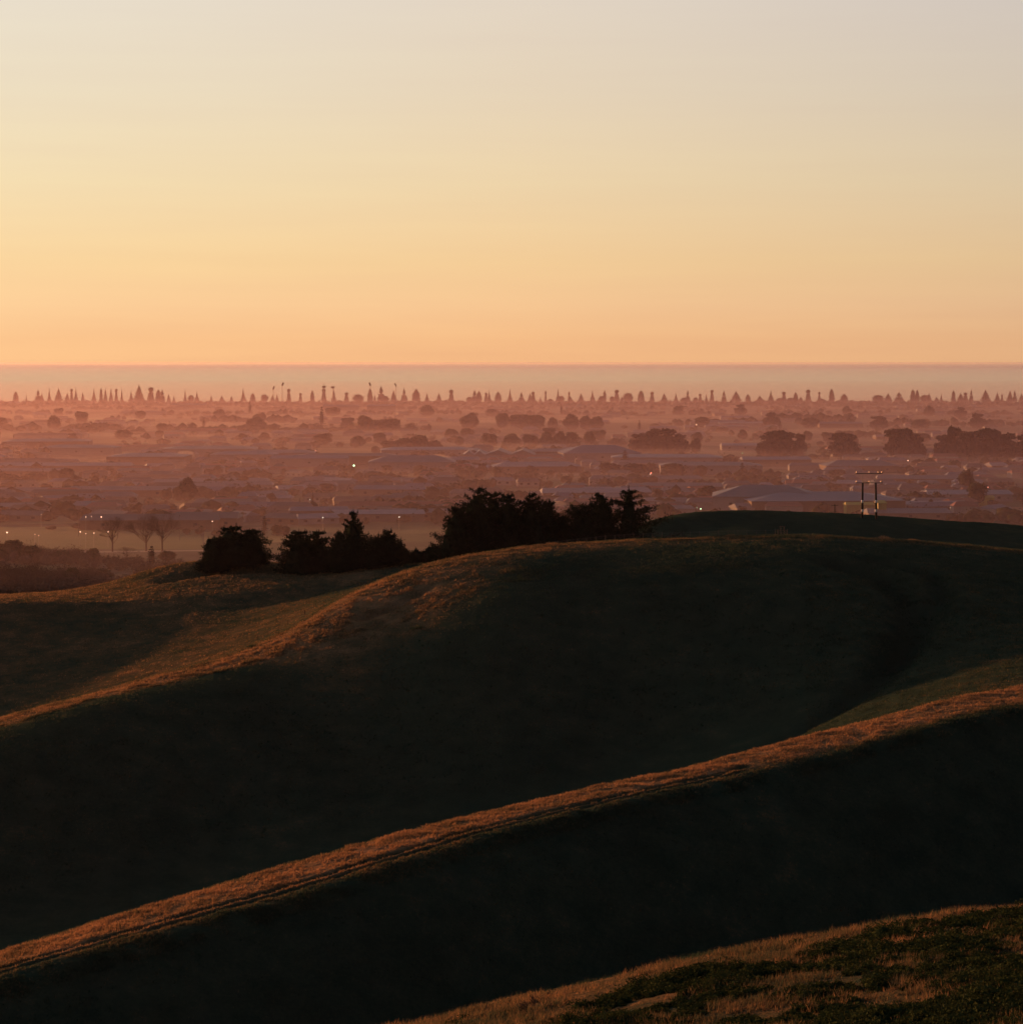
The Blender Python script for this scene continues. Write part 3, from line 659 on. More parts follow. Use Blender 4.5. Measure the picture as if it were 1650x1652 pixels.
# ------------------------------------------------------------------ coastal pines
pines = [(26,635,8,'column'),(43,637,4,'spire'),(62,631,7,'gap'),(68,638,7,'cone'),(80,629,7,'spire'),(95,629,10,'cone'),(109,636,7,'cone'),(116,629,6,'head'),(123,629,8,'spire'),(134,636,6,'cone'),(152,629,7,'spire'),(163.5,629,6,'column'),(170.5,629,6,'cone'),(179.5,629,6,'cone'),(188,629,7,'head'),(197,630,5,'spire'),
(212,632,9,'spire'),(224.6,625,11,'cone'),(244,628,11,'head'),(256,632,8,'column'),(262,630,7,'gap'),(272.5,638,6,'cone'),(281,640,5,'spire'),(299,631,5,'spire'),(308.5,641,7,'round'),(318,634,8,'spire'),(341,639,5,'spire'),(358,641,7,'cone'),(373.7,642,6,'cone'),(392.6,630,10,'spire'),
(408,638,9,'column'),(427,639,10,'round'),(440,641,6,'cone'),(447,640,5,'cone'),(466,630,10,'head'),(485,636,7,'head'),(504,632,8,'column'),(522.5,629,9,'head'),(538.7,629,8,'spire'),(559,635,9,'head'),(578,639,12,'round'),(597,631,7,'column'),(604.6,640,4,'cone'),
(615,627,9,'gap'),(620,641,9,'round'),(635,632,9,'cone'),(652,630,7,'gap'),(671.5,630,11,'column'),(688.7,637,6,'cone'),(708,637,7,'cone'),(728,631,8,'head'),(757,643,6,'round'),(765.5,633,8,'gap'),(772.5,633,10,'column'),(784,636,6,'head'),(789,633,7,'spire'),(803.6,634,10,'column'),
(822.6,631,8,'spire'),(841,636,9,'gap'),(855,638,7,'cone'),(860,634,10,'head'),(871.5,643,5,'spire'),(880,634,5,'head'),(888,647,6,'round'),(900,632,7,'spire'),(905,642,8,'round'),(917.7,635,5,'head'),(919.8,643,8,'cone'),(937,638,8,'cone'),(955.5,633,8,'spire'),(970,642,7,'round'),(975,633,6,'column'),(987,642,7,'round'),(994.5,632,10,'head'),
(1003,643,6,'cone'),(1013,637,15,'round'),(1033.7,634,11,'column'),(1051.5,635,9,'head'),(1071,637,8,'cone'),(1090,636,9,'spire'),(1105,644,12,'round'),(1109,632,7,'gap'),(1121.5,644,7,'round'),(1129,638,7,'head'),(1139,639,7,'spire'),(1148,632,6,'head'),(1167.4,633,7,'gap'),(1187,633,12,'cone'),
(1206,639,9,'column'),(1225,641,9,'cone'),(1243,632,11,'spire'),(1257,645,9,'round'),(1264,635,8,'head'),(1274.6,645,8,'round'),(1283,636,7,'column'),(1291,643,9,'cone'),(1303,631,10,'head'),(1321,635,6,'head'),(1323.5,646,10,'round'),(1341,631,7,'column'),(1350,650,7,'round'),(1361,638,11,'column'),(1377,649,7,'cone'),(1400,653,5,'cone'),(1415.6,640,12,'round'),
(1432,638,13,'cone'),(1449.5,635,14,'gap'),(1472,632,10,'column'),(1479,631,7,'column'),(1491,640,12,'round'),(1498,638,8,'cone'),(1510,643,8,'cone'),(1517.6,638,7,'spire'),(1537.4,632,8,'column'),(1549,638,9,'cone'),(1556.6,637,8,'head'),(1566,632,7,'gap'),(1589,631,11,'cone'),(1592.5,648,8,'round'),(1608,635,10,'spire'),(1615.6,639,6,'head'),(1628.4,634,10,'cone'),(1636,632,8,'gap'),(1647,638,9,'cone'),(1662,636,9,'cone'),(-12,634,9,'spire'),(1680,634,9,'gap')]
CP = {}
for k in ('cone', 'head', 'column', 'spire', 'round', 'gap'): CP[k] = [coast_pine(k, 1.0) for _ in range(3)]
LOOK = {'cone': 'cone shaped', 'head': 'tufted top', 'column': 'column shaped', 'spire': 'needle tipped', 'round': 'squat rounded', 'gap': 'notched'}
ORD = ['', 'second ', 'third ', 'fourth ', 'fifth ', 'sixth ', 'seventh ', 'eighth ', 'ninth ', 'tenth ', 'eleventh ', 'twelfth ', 'thirteenth ', 'fourteenth ', 'fifteenth ', 'sixteenth ']
CL = [(0, 'the left edge of the view'), (441, 'the lowest floodlight mast'), (537, 'the second round headed light mast'), (638, 'the rightmost floodlight mast'), (1070, 'the point above the cypress clump'),
      (1404, 'the gap above the power pole'), (1650, 'the right edge of the view')]
def ordinal_labels(items, marks, fmt):
    """items: (px, look). label every one by counting among its own look from the nearest landmark"""
    groups = {}
    for i, (px, look) in enumerate(items):
        k = min(range(len(marks)), key=lambda j: abs(marks[j][0] - px)); side = 'right' if px >= marks[k][0] else 'left'
        groups.setdefault((look, k, side), []).append((abs(px - marks[k][0]), i))
    out = [None] * len(items)
    for (look, k, side), l in groups.items():
        for n, (_, i) in enumerate(sorted(l)): out[i] = fmt(ORD[n] if n else ('first ' if len(l) > 1 else ''), look, side, marks[k][1])
    return out
plab = ordinal_labels([(p[0], p[3]) for p in pines], CL, lambda o, l, s, m: f"{o}{LOOK[l]} coastal pine {s} of {m}".strip())
for (px, yt, wp, kd), lab in zip(pines, plab):
    d = 3860 - rnd.uniform(0, 60); h = (H - (yt - 3.5 - HY) / F * d); me = rnd.choice(CP[kd])
    o = thing('coastal_pine', lab, 'pine tree', ((px - 825) / F * d, d, -.2), 'row of pines along the shore', rnd.uniform(0, 6.28), me)
    s = wp * 1.65 / F * d * rnd.uniform(.8, 1.2); o.scale = (s, s * rnd.uniform(.8, 1.2), h * rnd.uniform(.95, 1.06))
# floodlight masts
def floodlight(px, ytop, label, hw=1.4, hh=3.2, lean=0, round_=False, extra=False):
    d = 3800; h = H - (ytop - HY) / F * d
    t_ = thing('floodlight_mast', label, 'floodlight', ((px - 825) / F * d, d, 0), 'tall floodlight masts near the shore')
    b = MB(); b.tube((0, 0, 0), (0, 0, h - hh), .75, .4, 8); link('mast', b.mesh('mast', M_galv), t_)
    if round_:
        bl = MB(); 
        for i in range(10):
            a = i * .628; bl.box(math.cos(a) * hw * 1.2 - .8, math.cos(a) * hw * 1.2 + .8, math.sin(a) * hw * 1.2 - .8, math.sin(a) * hw * 1.2 + .8, h - hh * 2, h - hh * .7)
        bl.tube((0, 0, h - hh * 2.2), (0, 0, h - hh * .6), hw * .9, hw * 1.3, 10); link('lamp_ring', bl.mesh('lamp_ring', M_pole), t_)
        if extra:
            b = MB(); b.tube((0, 0, h - hh * .6), (0, 0, h + hh), .3, .2, 5); b.box(-1.6, 1.6, -.3, .3, h + hh * .5, h + hh * .8); link('top_spike', b.mesh('top_spike', M_galv), t_)
    else:
        b = MB(); b.box(-hw, hw, -.5, .5, -hh, hh); o = link('lamp_panel', b.mesh('lamp_panel', M_pole), t_, (lean * 1.2, 0, h - hh)); o.rotation_euler = (0, lean * .5, 0)
floodlight(441, 623, 'shortest floodlight mast, leftmost of the row behind the shore pines', lean=.7)
floodlight(455.5, 617, 'floodlight mast with tilted lamp panel, second of the row', lean=.8)
floodlight(522.8, 621, 'mast with a round lamp head and a spike on top', hw=2.2, hh=2.6, round_=True, extra=True)
floodlight(537, 622, 'mast with a plain round lamp head beside the spiked one', hw=2.2, hh=2.4, round_=True)
floodlight(597.6, 617, 'floodlight mast with lamp panel leaning left, above a column shaped pine', lean=-.7)
floodlight(639, 618, 'thin floodlight mast with narrow panel, rightmost of the row', hw=1.0, lean=-.9)

# ------------------------------------------------------------------ trees of the plain
TR = {'round': [crown_round('crown', w_) for w_ in (.9, 1.1, 1.0)], 'cypress': [crown_cypress('crown', w_) for w_ in (1.0, 1.2, 1.1)],
      'conifer': [crown_conifer('crown', w_) for w_ in (.45, .6)], 'bare': [bare_crown('crown', 1.0) for _ in range(2)]}
TT = {'round': trunk_mesh('trunk', .7, .04), 'cypress': trunk_mesh('trunk', .8, .05, 6, .3), 'conifer': trunk_mesh('trunk', .9, .025, 0), 'bare': trunk_mesh('trunk', .6, .028, 5, .2, M_bare)}
TW = {'round': 1.0, 'cypress': 1.1, 'conifer': .55, 'bare': 1.0}
TNAME = {'round': 'broadleaf_tree', 'cypress': 'cypress_tree', 'conifer': 'conifer_tree', 'bare': 'bare_tree'}
def plain_tree(px, ybase, hpx, wpx, kind, label, group='trees on the misty plain', dj=0):
    p = at(px, ybase); d = p.y + dj; x = (px - 825) / F * d; h = hpx / F * d; wm = wpx / F * d
    v = rnd.randrange(len(TR[kind])); t_ = thing(TNAME[kind], label, 'tree', (x, d, 0), group, rnd.uniform(0, 6.28))
    t_.scale = (wm / TW[kind], wm / TW[kind], h)
    link('trunk', TT[kind], t_); link('crown', TR[kind][v], t_)
named = [ # px, base y, height, width, kind, label
 (1033, 731, 33, 44, 'cypress', 'dark cypress forming the rounded left end of the first dark clump'),
 (1057, 732, 42, 38, 'cypress', 'dark cypress with the first spiky top in the left dark clump'),
 (1077, 732, 42, 40, 'cypress', 'dark cypress with the second spiky top in the left dark clump'),
 (1098, 732, 33, 38, 'cypress', 'dark cypress lowering to the right in the left dark clump'),
 (1122, 731, 26, 22, 'round', 'small round dark tree just right of the left dark clump'),
 (1236, 738, 38, 40, 'cypress', 'left cypress of the broad dark clump in mid plain'),
 (1260, 738, 46, 56, 'cypress', 'largest flat topped cypress of the broad dark clump in mid plain'),
 (1290, 736, 38, 24, 'cypress', 'narrow cypress overhanging on the right of the broad dark clump'),
 (1362, 738, 42, 50, 'cypress', 'lone dark cypress shaped like a wave, left of the power pole'),
 (1454, 740, 52, 54, 'cypress', 'lone tall dark cypress with a flat leaning crown, right of the power pole'),
 (1478, 740, 36, 36, 'cypress', 'lower cypress shoulder beside the flat leaning cypress'),
 (1521, 742, 42, 34, 'cypress', 'left low cypress of the long dark belt at right'),
 (1537, 742, 57, 28, 'cypress', 'tallest knobbed cypress of the long dark belt at right'),
 (1568, 743, 50, 46, 'cypress', 'cypress right of the knob in the long dark belt'),
 (1596, 743, 55, 44, 'cypress', 'high crowned cypress in the middle of the long dark belt'),
 (1622, 743, 46, 46, 'cypress', 'flat topped cypress near the right edge in the dark belt'),
 (1650, 743, 44, 46, 'cypress', 'last cypress of the long dark belt at the right edge'),
 (588, 697, 30, 24, 'round', 'round dome tree, taller of a pair in the far middle'),
 (603, 697, 23, 20, 'round', 'round dome tree, lower of a pair in the far middle'),
 (760, 690, 26, 28, 'round', 'dark dome tree beyond, left of two matching domes'),
 (810, 690, 28, 22, 'round', 'dark dome tree beyond, right of two matching domes'),
 (865, 692, 27, 28, 'round', 'first round tree of the far row right of the domes'),
 (892, 692, 20, 22, 'round', 'low round tree in the far row right of the domes'),
 (921, 693, 27, 30, 'round', 'highest round tree of the far row right of the domes'),
 (944, 693, 24, 24, 'round', 'fourth round tree of the far row right of the domes'),
 (962, 693, 23, 28, 'round', 'last round tree of the far row right of the domes'),
 (790, 722, 26, 26, 'round', 'leftmost tree of the long round topped row in mid plain'),
 (826, 722, 24, 34, 'round', 'second tree of the long round topped row in mid plain'),
 (856, 722, 24, 30, 'round', 'third tree of the long round topped row in mid plain'),
 (882, 722, 27, 28, 'round', 'fourth tree of the long round topped row in mid plain'),
 (903, 722, 28, 26, 'round', 'fifth tree of the long round topped row in mid plain'),
 (922, 722, 30, 24, 'round', 'tallest tree ending the long round topped row in mid plain'),
 (951, 719, 25, 22, 'round', 'separate round tree right of the round topped row'),
 (676, 727, 30, 30, 'round', 'peaked tree on top of the long sloping clump in mid plain'),
 (654, 727, 24, 34, 'round', 'middle tree of the long sloping clump in mid plain'),
 (630, 727, 18, 34, 'round', 'low left tree of the long sloping clump in mid plain'),
 (701, 727, 18, 30, 'round', 'low right tree of the long sloping clump in mid plain'),
 (741, 719, 16, 18, 'round', 'small dome tree between pale roofs in mid plain'),
 (519, 690, 34, 14, 'conifer', 'dark upright tree rising from the far hedge under the floodlights'),
 (577, 720, 18, 30, 'round', 'low mound shaped tree left of the sloping clump'),
 (520, 718, 20, 36, 'round', 'hazy wide tree left of the mound shaped tree'),
 (303, 808, 40, 36, 'round', 'lone airy tree with open crown at left of the plain'),
 (288, 808, 26, 20, 'round', 'small tree leaning against the lone airy tree'),
 (124, 786, 22, 20, 'round', 'dark round tree below the long white roof'),
 (108, 778, 26, 26, 'round', 'round tree cutting the long white roof'),
 (182, 890, 56, 50, 'bare', 'bare tree with thin fan of twigs, left of three'),
 (236, 889, 60, 58, 'bare', 'bare tree with spreading twigs, middle of three'),
 (262, 889, 68, 54, 'bare', 'tallest bare tree, right of three'),
 (132, 683, 22, 22, 'round', 'dark reddish tree under the shore pines at far left'),
 (1558, 795, 40, 32, 'round', 'tall shaggy tree in the near plain at right'),
 (1575, 815, 44, 34, 'round', 'stooping tree in front of the shaggy tree at right'),
 (1140, 808, 26, 46, 'round', 'hazy spreading tree behind the open pine on the hill'),
 (1165, 806, 18, 28, 'round', 'round tree above the small white lights'),
 (1197, 806, 18, 30, 'round', 'round tree right of the small white lights'),
 (1008, 752, 26, 22, 'conifer', 'upright hazy tree above the open hilltop pine'),
 (985, 768, 24, 40, 'round', 'wide hazy tree left of the upright hazy tree'),
 (1022, 768, 24, 40, 'round', 'wide hazy tree right of the upright hazy tree'),
 (1087, 766, 22, 44, 'round', 'broad hazy tree right of the red light'),
 (1197, 772, 26, 16, 'conifer', 'thin pointed tree in the plain below the broad dark clump'),
 (438, 812, 18, 20, 'round', 'round tree left of the small white spire'),
 (505, 812, 18, 9, 'conifer', 'thin dark conifer beside the small white spire'),
 (427, 862, 30, 18, 'conifer', 'tall hazy hedge tree behind the middle hilltop clump'),
 (447, 864, 20, 20, 'round', 'lower round tree beside the tall hazy hedge tree'),
 (461, 864, 18, 14, 'round', 'third small tree of the row beside the tall hazy hedge tree'),
]
for t_ in named: plain_tree(*t_)
# scrub line in the gully bottom at the left, nearest part of the plain
near_left = []
for px, yb, h_, w_, kd in [(18, 905, 36, 60, 'round'), (48, 908, 30, 44, 'round'), (72, 906, 24, 34, 'bare'), (100, 908, 22, 36, 'round'), (125, 912, 26, 34, 'bare'), (0, 950, 44, 60, 'bare'), (28, 952, 40, 46, 'bare'), (55, 950, 42, 44, 'bare'), (85, 948, 36, 44, 'bare'), (115, 944, 30, 40, 'round'), (140, 940, 24, 34, 'bare'), (165, 934, 20, 30, 'round'), (150, 905, 22, 30, 'round'), (205, 902, 20, 32, 'bare'), (245, 915, 34, 24, 'conifer'), (175, 936, 14, 22, 'round'), (-20, 915, 40, 50, 'round'), (270, 905, 18, 34, 'round')]:
    near_left.append((px, yb, h_, w_, kd))
KW = {'round': 'bushy tree', 'bare': 'leafless twiggy tree', 'conifer': 'pointed tree'}
labs = ordinal_labels([(p[0], p[4]) for p in near_left], [(-60, 'the left edge, in the gully behind the near hill'), (182, 'the leftmost fan shaped bare tree, in the gully')], lambda o, l, s, m: f"{o}{KW[l]} {s} of {m}")
for p, lb in zip(near_left, labs): plain_tree(*p, lb, group='gully trees behind the near hill')
# further individual trees by row, counted from landmarks
rowsT = [(668, 676, 17, 13, 'under the shore pines'), (688, 698, 22, 17, 'in the far belt'), (706, 716, 16, 20, 'behind the pale roofs'), (762, 775, 15, 22, 'below the pale roofs'),
         (786, 800, 13, 24, 'in the near town'), (815, 835, 14, 26, 'in the nearest band')]
MK = [(0, 'the left edge'), (300, 'the lone airy tree'), (570, 'the tall spiry hilltop pine'), (800, 'the largest hilltop clump'), (1060, 'the first dark cypress clump'), (1260, 'the broad dark clump'), (1400, 'the power pole'), (1650, 'the right edge')]
for y0, y1, hp, n, where in rowsT:
    it = []
    for i in range(n):
        px = (i + .5 + rnd.uniform(-.45, .45)) / n * 1690 - 20; kd = rnd.choices(['round', 'conifer', 'cypress'], [6, 1, 2])[0]
        it.append((px, rnd.uniform(y0, y1), hp * rnd.uniform(.75, 1.25), kd))
    KW2 = {'round': 'round tree', 'conifer': 'pointed tree', 'cypress': 'ragged cypress'}
    lb = ordinal_labels([(i[0], i[3]) for i in it], MK, lambda o, l, s, m: f"{o}{KW2[l]} {s} of {m} {where}")
    for (px, yb, h_, kd), l_ in zip(it, lb): plain_tree(px, yb, h_, h_ * {'round': rnd.uniform(1, 1.8), 'conifer': .5, 'cypress': 1.3}[kd], kd, l_)
# uncounted tree cover: hedgerows and garden trees of the town, one object
def tree_cover():
    v = []; f = []; n = 0; bv, bf = ico(1)
    def blob(x, y, h, w_):
        nonlocal n
        k = rng.integers(1, 4)
        for _ in range(k):
            ox, oy = rng.normal(0, w_ * .35, 2); hh = h * rng.uniform(.6, 1.0)
            v.append(np.array([x + ox, y + oy, hh * .48]) + bv * np.array([w_ * .5, w_ * .5, hh * .52]) * (1 + rng.uniform(-.15, .15, (len(bv), 1)))); f.append(bf + n); n += len(bv)
        kk = 14; lv, lf = leaf_tris(np.array([x, y, h * .55]) + rng.normal(0, 1, (kk, 3)) * (w_ * .42, w_ * .42, h * .22), rng.uniform(.08, .16, kk) * h)
        v.append(lv); f.append(lf + n); n += len(lv)
    # hedgerows: (y row in the photo, px range, tree height in m)
    for yb, p0, p1, hm, gap in [(650.5, -60, 1720, 4.8, 3.6), (652.5, -60, 1720, 6, 5), (655, -60, 1720, 7, 5), (661, -60, 1720, 6, 5), (657, -60, 1720, 5, 8), (669, 200, 1720, 7, 7), (680, 330, 540, 10, 5), (695, -60, 600, 9, 5), (700, 100, 420, 8, 6), (686, 1080, 1650, 9, 8), (681, 1240, 1380, 11, 4), (697, 620, 760, 8, 7), (711, 440, 760, 6, 11), (779, -60, 140, 8, 7), (731, 780, 1010, 6, 8), (744, 1090, 1720, 6, 12),
                                (772, 150, 640, 5, 12), (776, 640, 1100, 5, 10), (800, 100, 600, 5, 12), (823, 20, 1050, 5, 9), (790, 1080, 1660, 6, 8), (860, 60, 420, 3.5, 9), (808, 1440, 1700, 6, 6)]:
        d0 = H * F / (yb - HY); L_ = (p1 - p0) / F * d0; m = int(L_ / gap)
        for i in range(m):
            px = p0 + (p1 - p0) * (i + rng.uniform(-.4, .4)) / m; d = d0 + rng.normal(0, d0 * .008) + 30 * math.sin(px / 90)
            if vnoise(np.array([px / 45.]), np.array([yb * 1.])) [0] < (-.17 if yb > 656 else -.45): continue
            blob((px - 825) / F * d, d, hm * rng.uniform(.5, 1.25), hm * rng.uniform(.8, 1.5))
    for _ in range(1900):
        d = 1 / rng.uniform(1 / 3820., 1 / 950.); px = rng.uniform(-80, 1740); h = rng.uniform(3, 7.5)
        if vnoise(np.array([px / 60 ]), np.array([d / 130.]), 4)[0] < -.1: continue
        blob((px - 825) / F * d, d, h, h * rng.uniform(.8, 1.6))
    o = link('town_tree_cover', mesh_np('town_tree_cover', np.concatenate(v), f, [M_round])); o['kind'] = 'stuff'; o['label'] = 'misty mass of garden trees and hedgerows over the plain'
tree_cover()

def thicket(name, label, rects, m, seed=0):
    v = []; f = []; n = 0; bv, bf = ico(1)
    for p0, p1, ya0, ya1, h0, h1, cnt in rects:
        for _ in range(cnt):
            q = rng.random(); px = p0 + (p1 - p0) * q; yb = ya0 + (ya1 - ya0) * q + rng.uniform(-7, 7); p = at(px, yb); h = rng.uniform(h0, h1) * (1 - .45 * q); w_ = h * rng.uniform(.6, 1.1)
            v.append(np.array([p.x, p.y, h * .36]) + bv * np.array([w_ * .5, w_ * .5, h * .42]) * (1 + rng.uniform(-.2, .2, (len(bv), 1)))); f.append(bf + n); n += len(bv)
            kk = 110; c = np.array([p.x, p.y, h * .55]) + rng.normal(0, 1, (kk, 3)) * (w_ * .38, w_ * .38, h * .24); lv, lf = leaf_tris(c, rng.uniform(.2, .5, kk)); v.append(lv); f.append(lf + n); n += len(lv)
    o = link(name, mesh_np(name, np.concatenate(v), f, [m])); o['kind'] = 'stuff'; o['label'] = label
thicket('gully_thicket', 'dark twiggy thicket filling the gully behind the near hill', [(-90, 170, 948, 940, 5.5, 8, 190), (-90, 250, 962, 946, 4, 6, 130), (-90, 130, 902, 906, 5, 8, 90), (130, 300, 912, 918, 2.5, 5, 60), (215, 345, 936, 930, 3, 5, 40)], M_bare)
# ------------------------------------------------------------------ buildings of the plain
def cmat(name, c, rough=.6, spec=.4): return noisy(name, tuple(k * .85 for k in c), c, .3, rough, spec=spec)
RM = {'blue grey': cmat('blue_grey_roofing', (.09, .105, .15), .6), 'white': cmat('white_roofing', (.21, .21, .24), .6), 'pale': cmat('pale_roofing', (.12, .115, .13), .6), 'brown': cmat('brown_roofing', (.10, .065, .05), .7),
      'red': cmat('red_roofing', (.20, .07, .045), .7), 'dark': cmat('dark_roofing', (.055, .05, .055), .6), 'yellow': cmat('yellow_cladding', (.42, .33, .04), .6), 'green': cmat('yellow_green_cladding', (.26, .24, .05), .6)}
WM = {'pale': cmat('pale_walls', (.15, .12, .10), .8), 'brown': cmat('brown_walls', (.14, .09, .06), .8), 'grey': cmat('grey_walls', (.22, .21, .21), .8), 'yellow': RM['yellow'], 'green': RM['green']}
M_win = noisy('dark_windows', (.02, .02, .025), (.04, .04, .045), 1, .15, spec=.6)
def building(px, y, w_m, dep, hw, roof, wall, label, rise=None, rz=0, gables=1, group='buildings on the misty plain', name='shed', windows=3, cat=None):
    p = at(px, y); t_ = thing(name, label, cat or {'shed': 'shed', 'house': 'house'}.get(name, 'building'), (p.x, p.y, 0), group, rz)
    b = MB(); b.box(-w_m / 2, w_m / 2, -dep / 2, dep / 2, 0, hw); wl = link('wall', b.mesh('wall', WM[wall]), t_)
    rise = rise if rise is not None else max(1.2, min(w_m / gables, dep) * .14)
    b = MB(); e = .5; gw = w_m / gables; ins = rise * .6 if dep < 20 else min(dep * .45, w_m * .3)
    for i in range(gables):
        x0 = -w_m / 2 + gw * i; x1 = x0 + gw
        if gables > 1:      # ridges run away from the viewer
            xm = (x0 + x1) / 2; b.add([(x0, -dep / 2 - e, hw), (x1, -dep / 2 - e, hw), (xm, -dep / 2 - e, hw + rise), (x0, dep / 2 + e, hw), (x1, dep / 2 + e, hw), (xm, dep / 2 + e, hw + rise)],
                  [(0, 1, 2), (5, 4, 3), (0, 2, 5, 3), (2, 1, 4, 5), (0, 3, 4, 1)])
        else:
            b.add([(-w_m / 2 - e, -dep / 2 - e, hw), (w_m / 2 + e, -dep / 2 - e, hw), (w_m / 2 + e, dep / 2 + e, hw), (-w_m / 2 - e, dep / 2 + e, hw), (-w_m / 2 - e + ins, 0, hw + rise), (w_m / 2 + e - ins, 0, hw + rise)],
                  [(0, 1, 5, 4), (2, 3, 4, 5), (1, 2, 5), (3, 0, 4), (0, 3, 2, 1)])
    link('roof', b.mesh('roof', RM[roof]), t_)
    if windows:
        ww = min(1.6, w_m / windows * .45); wmesh = MB(); wmesh.box(-ww / 2, ww / 2, -.06, .04, 0, min(1.2, hw * .4)); wmesh = wmesh.mesh('window', M_win)
        for i in range(windows): link('window', wmesh, wl, ((i + .5) / windows * w_m - w_m / 2, -dep / 2 - .01, hw * .4))
    return t_
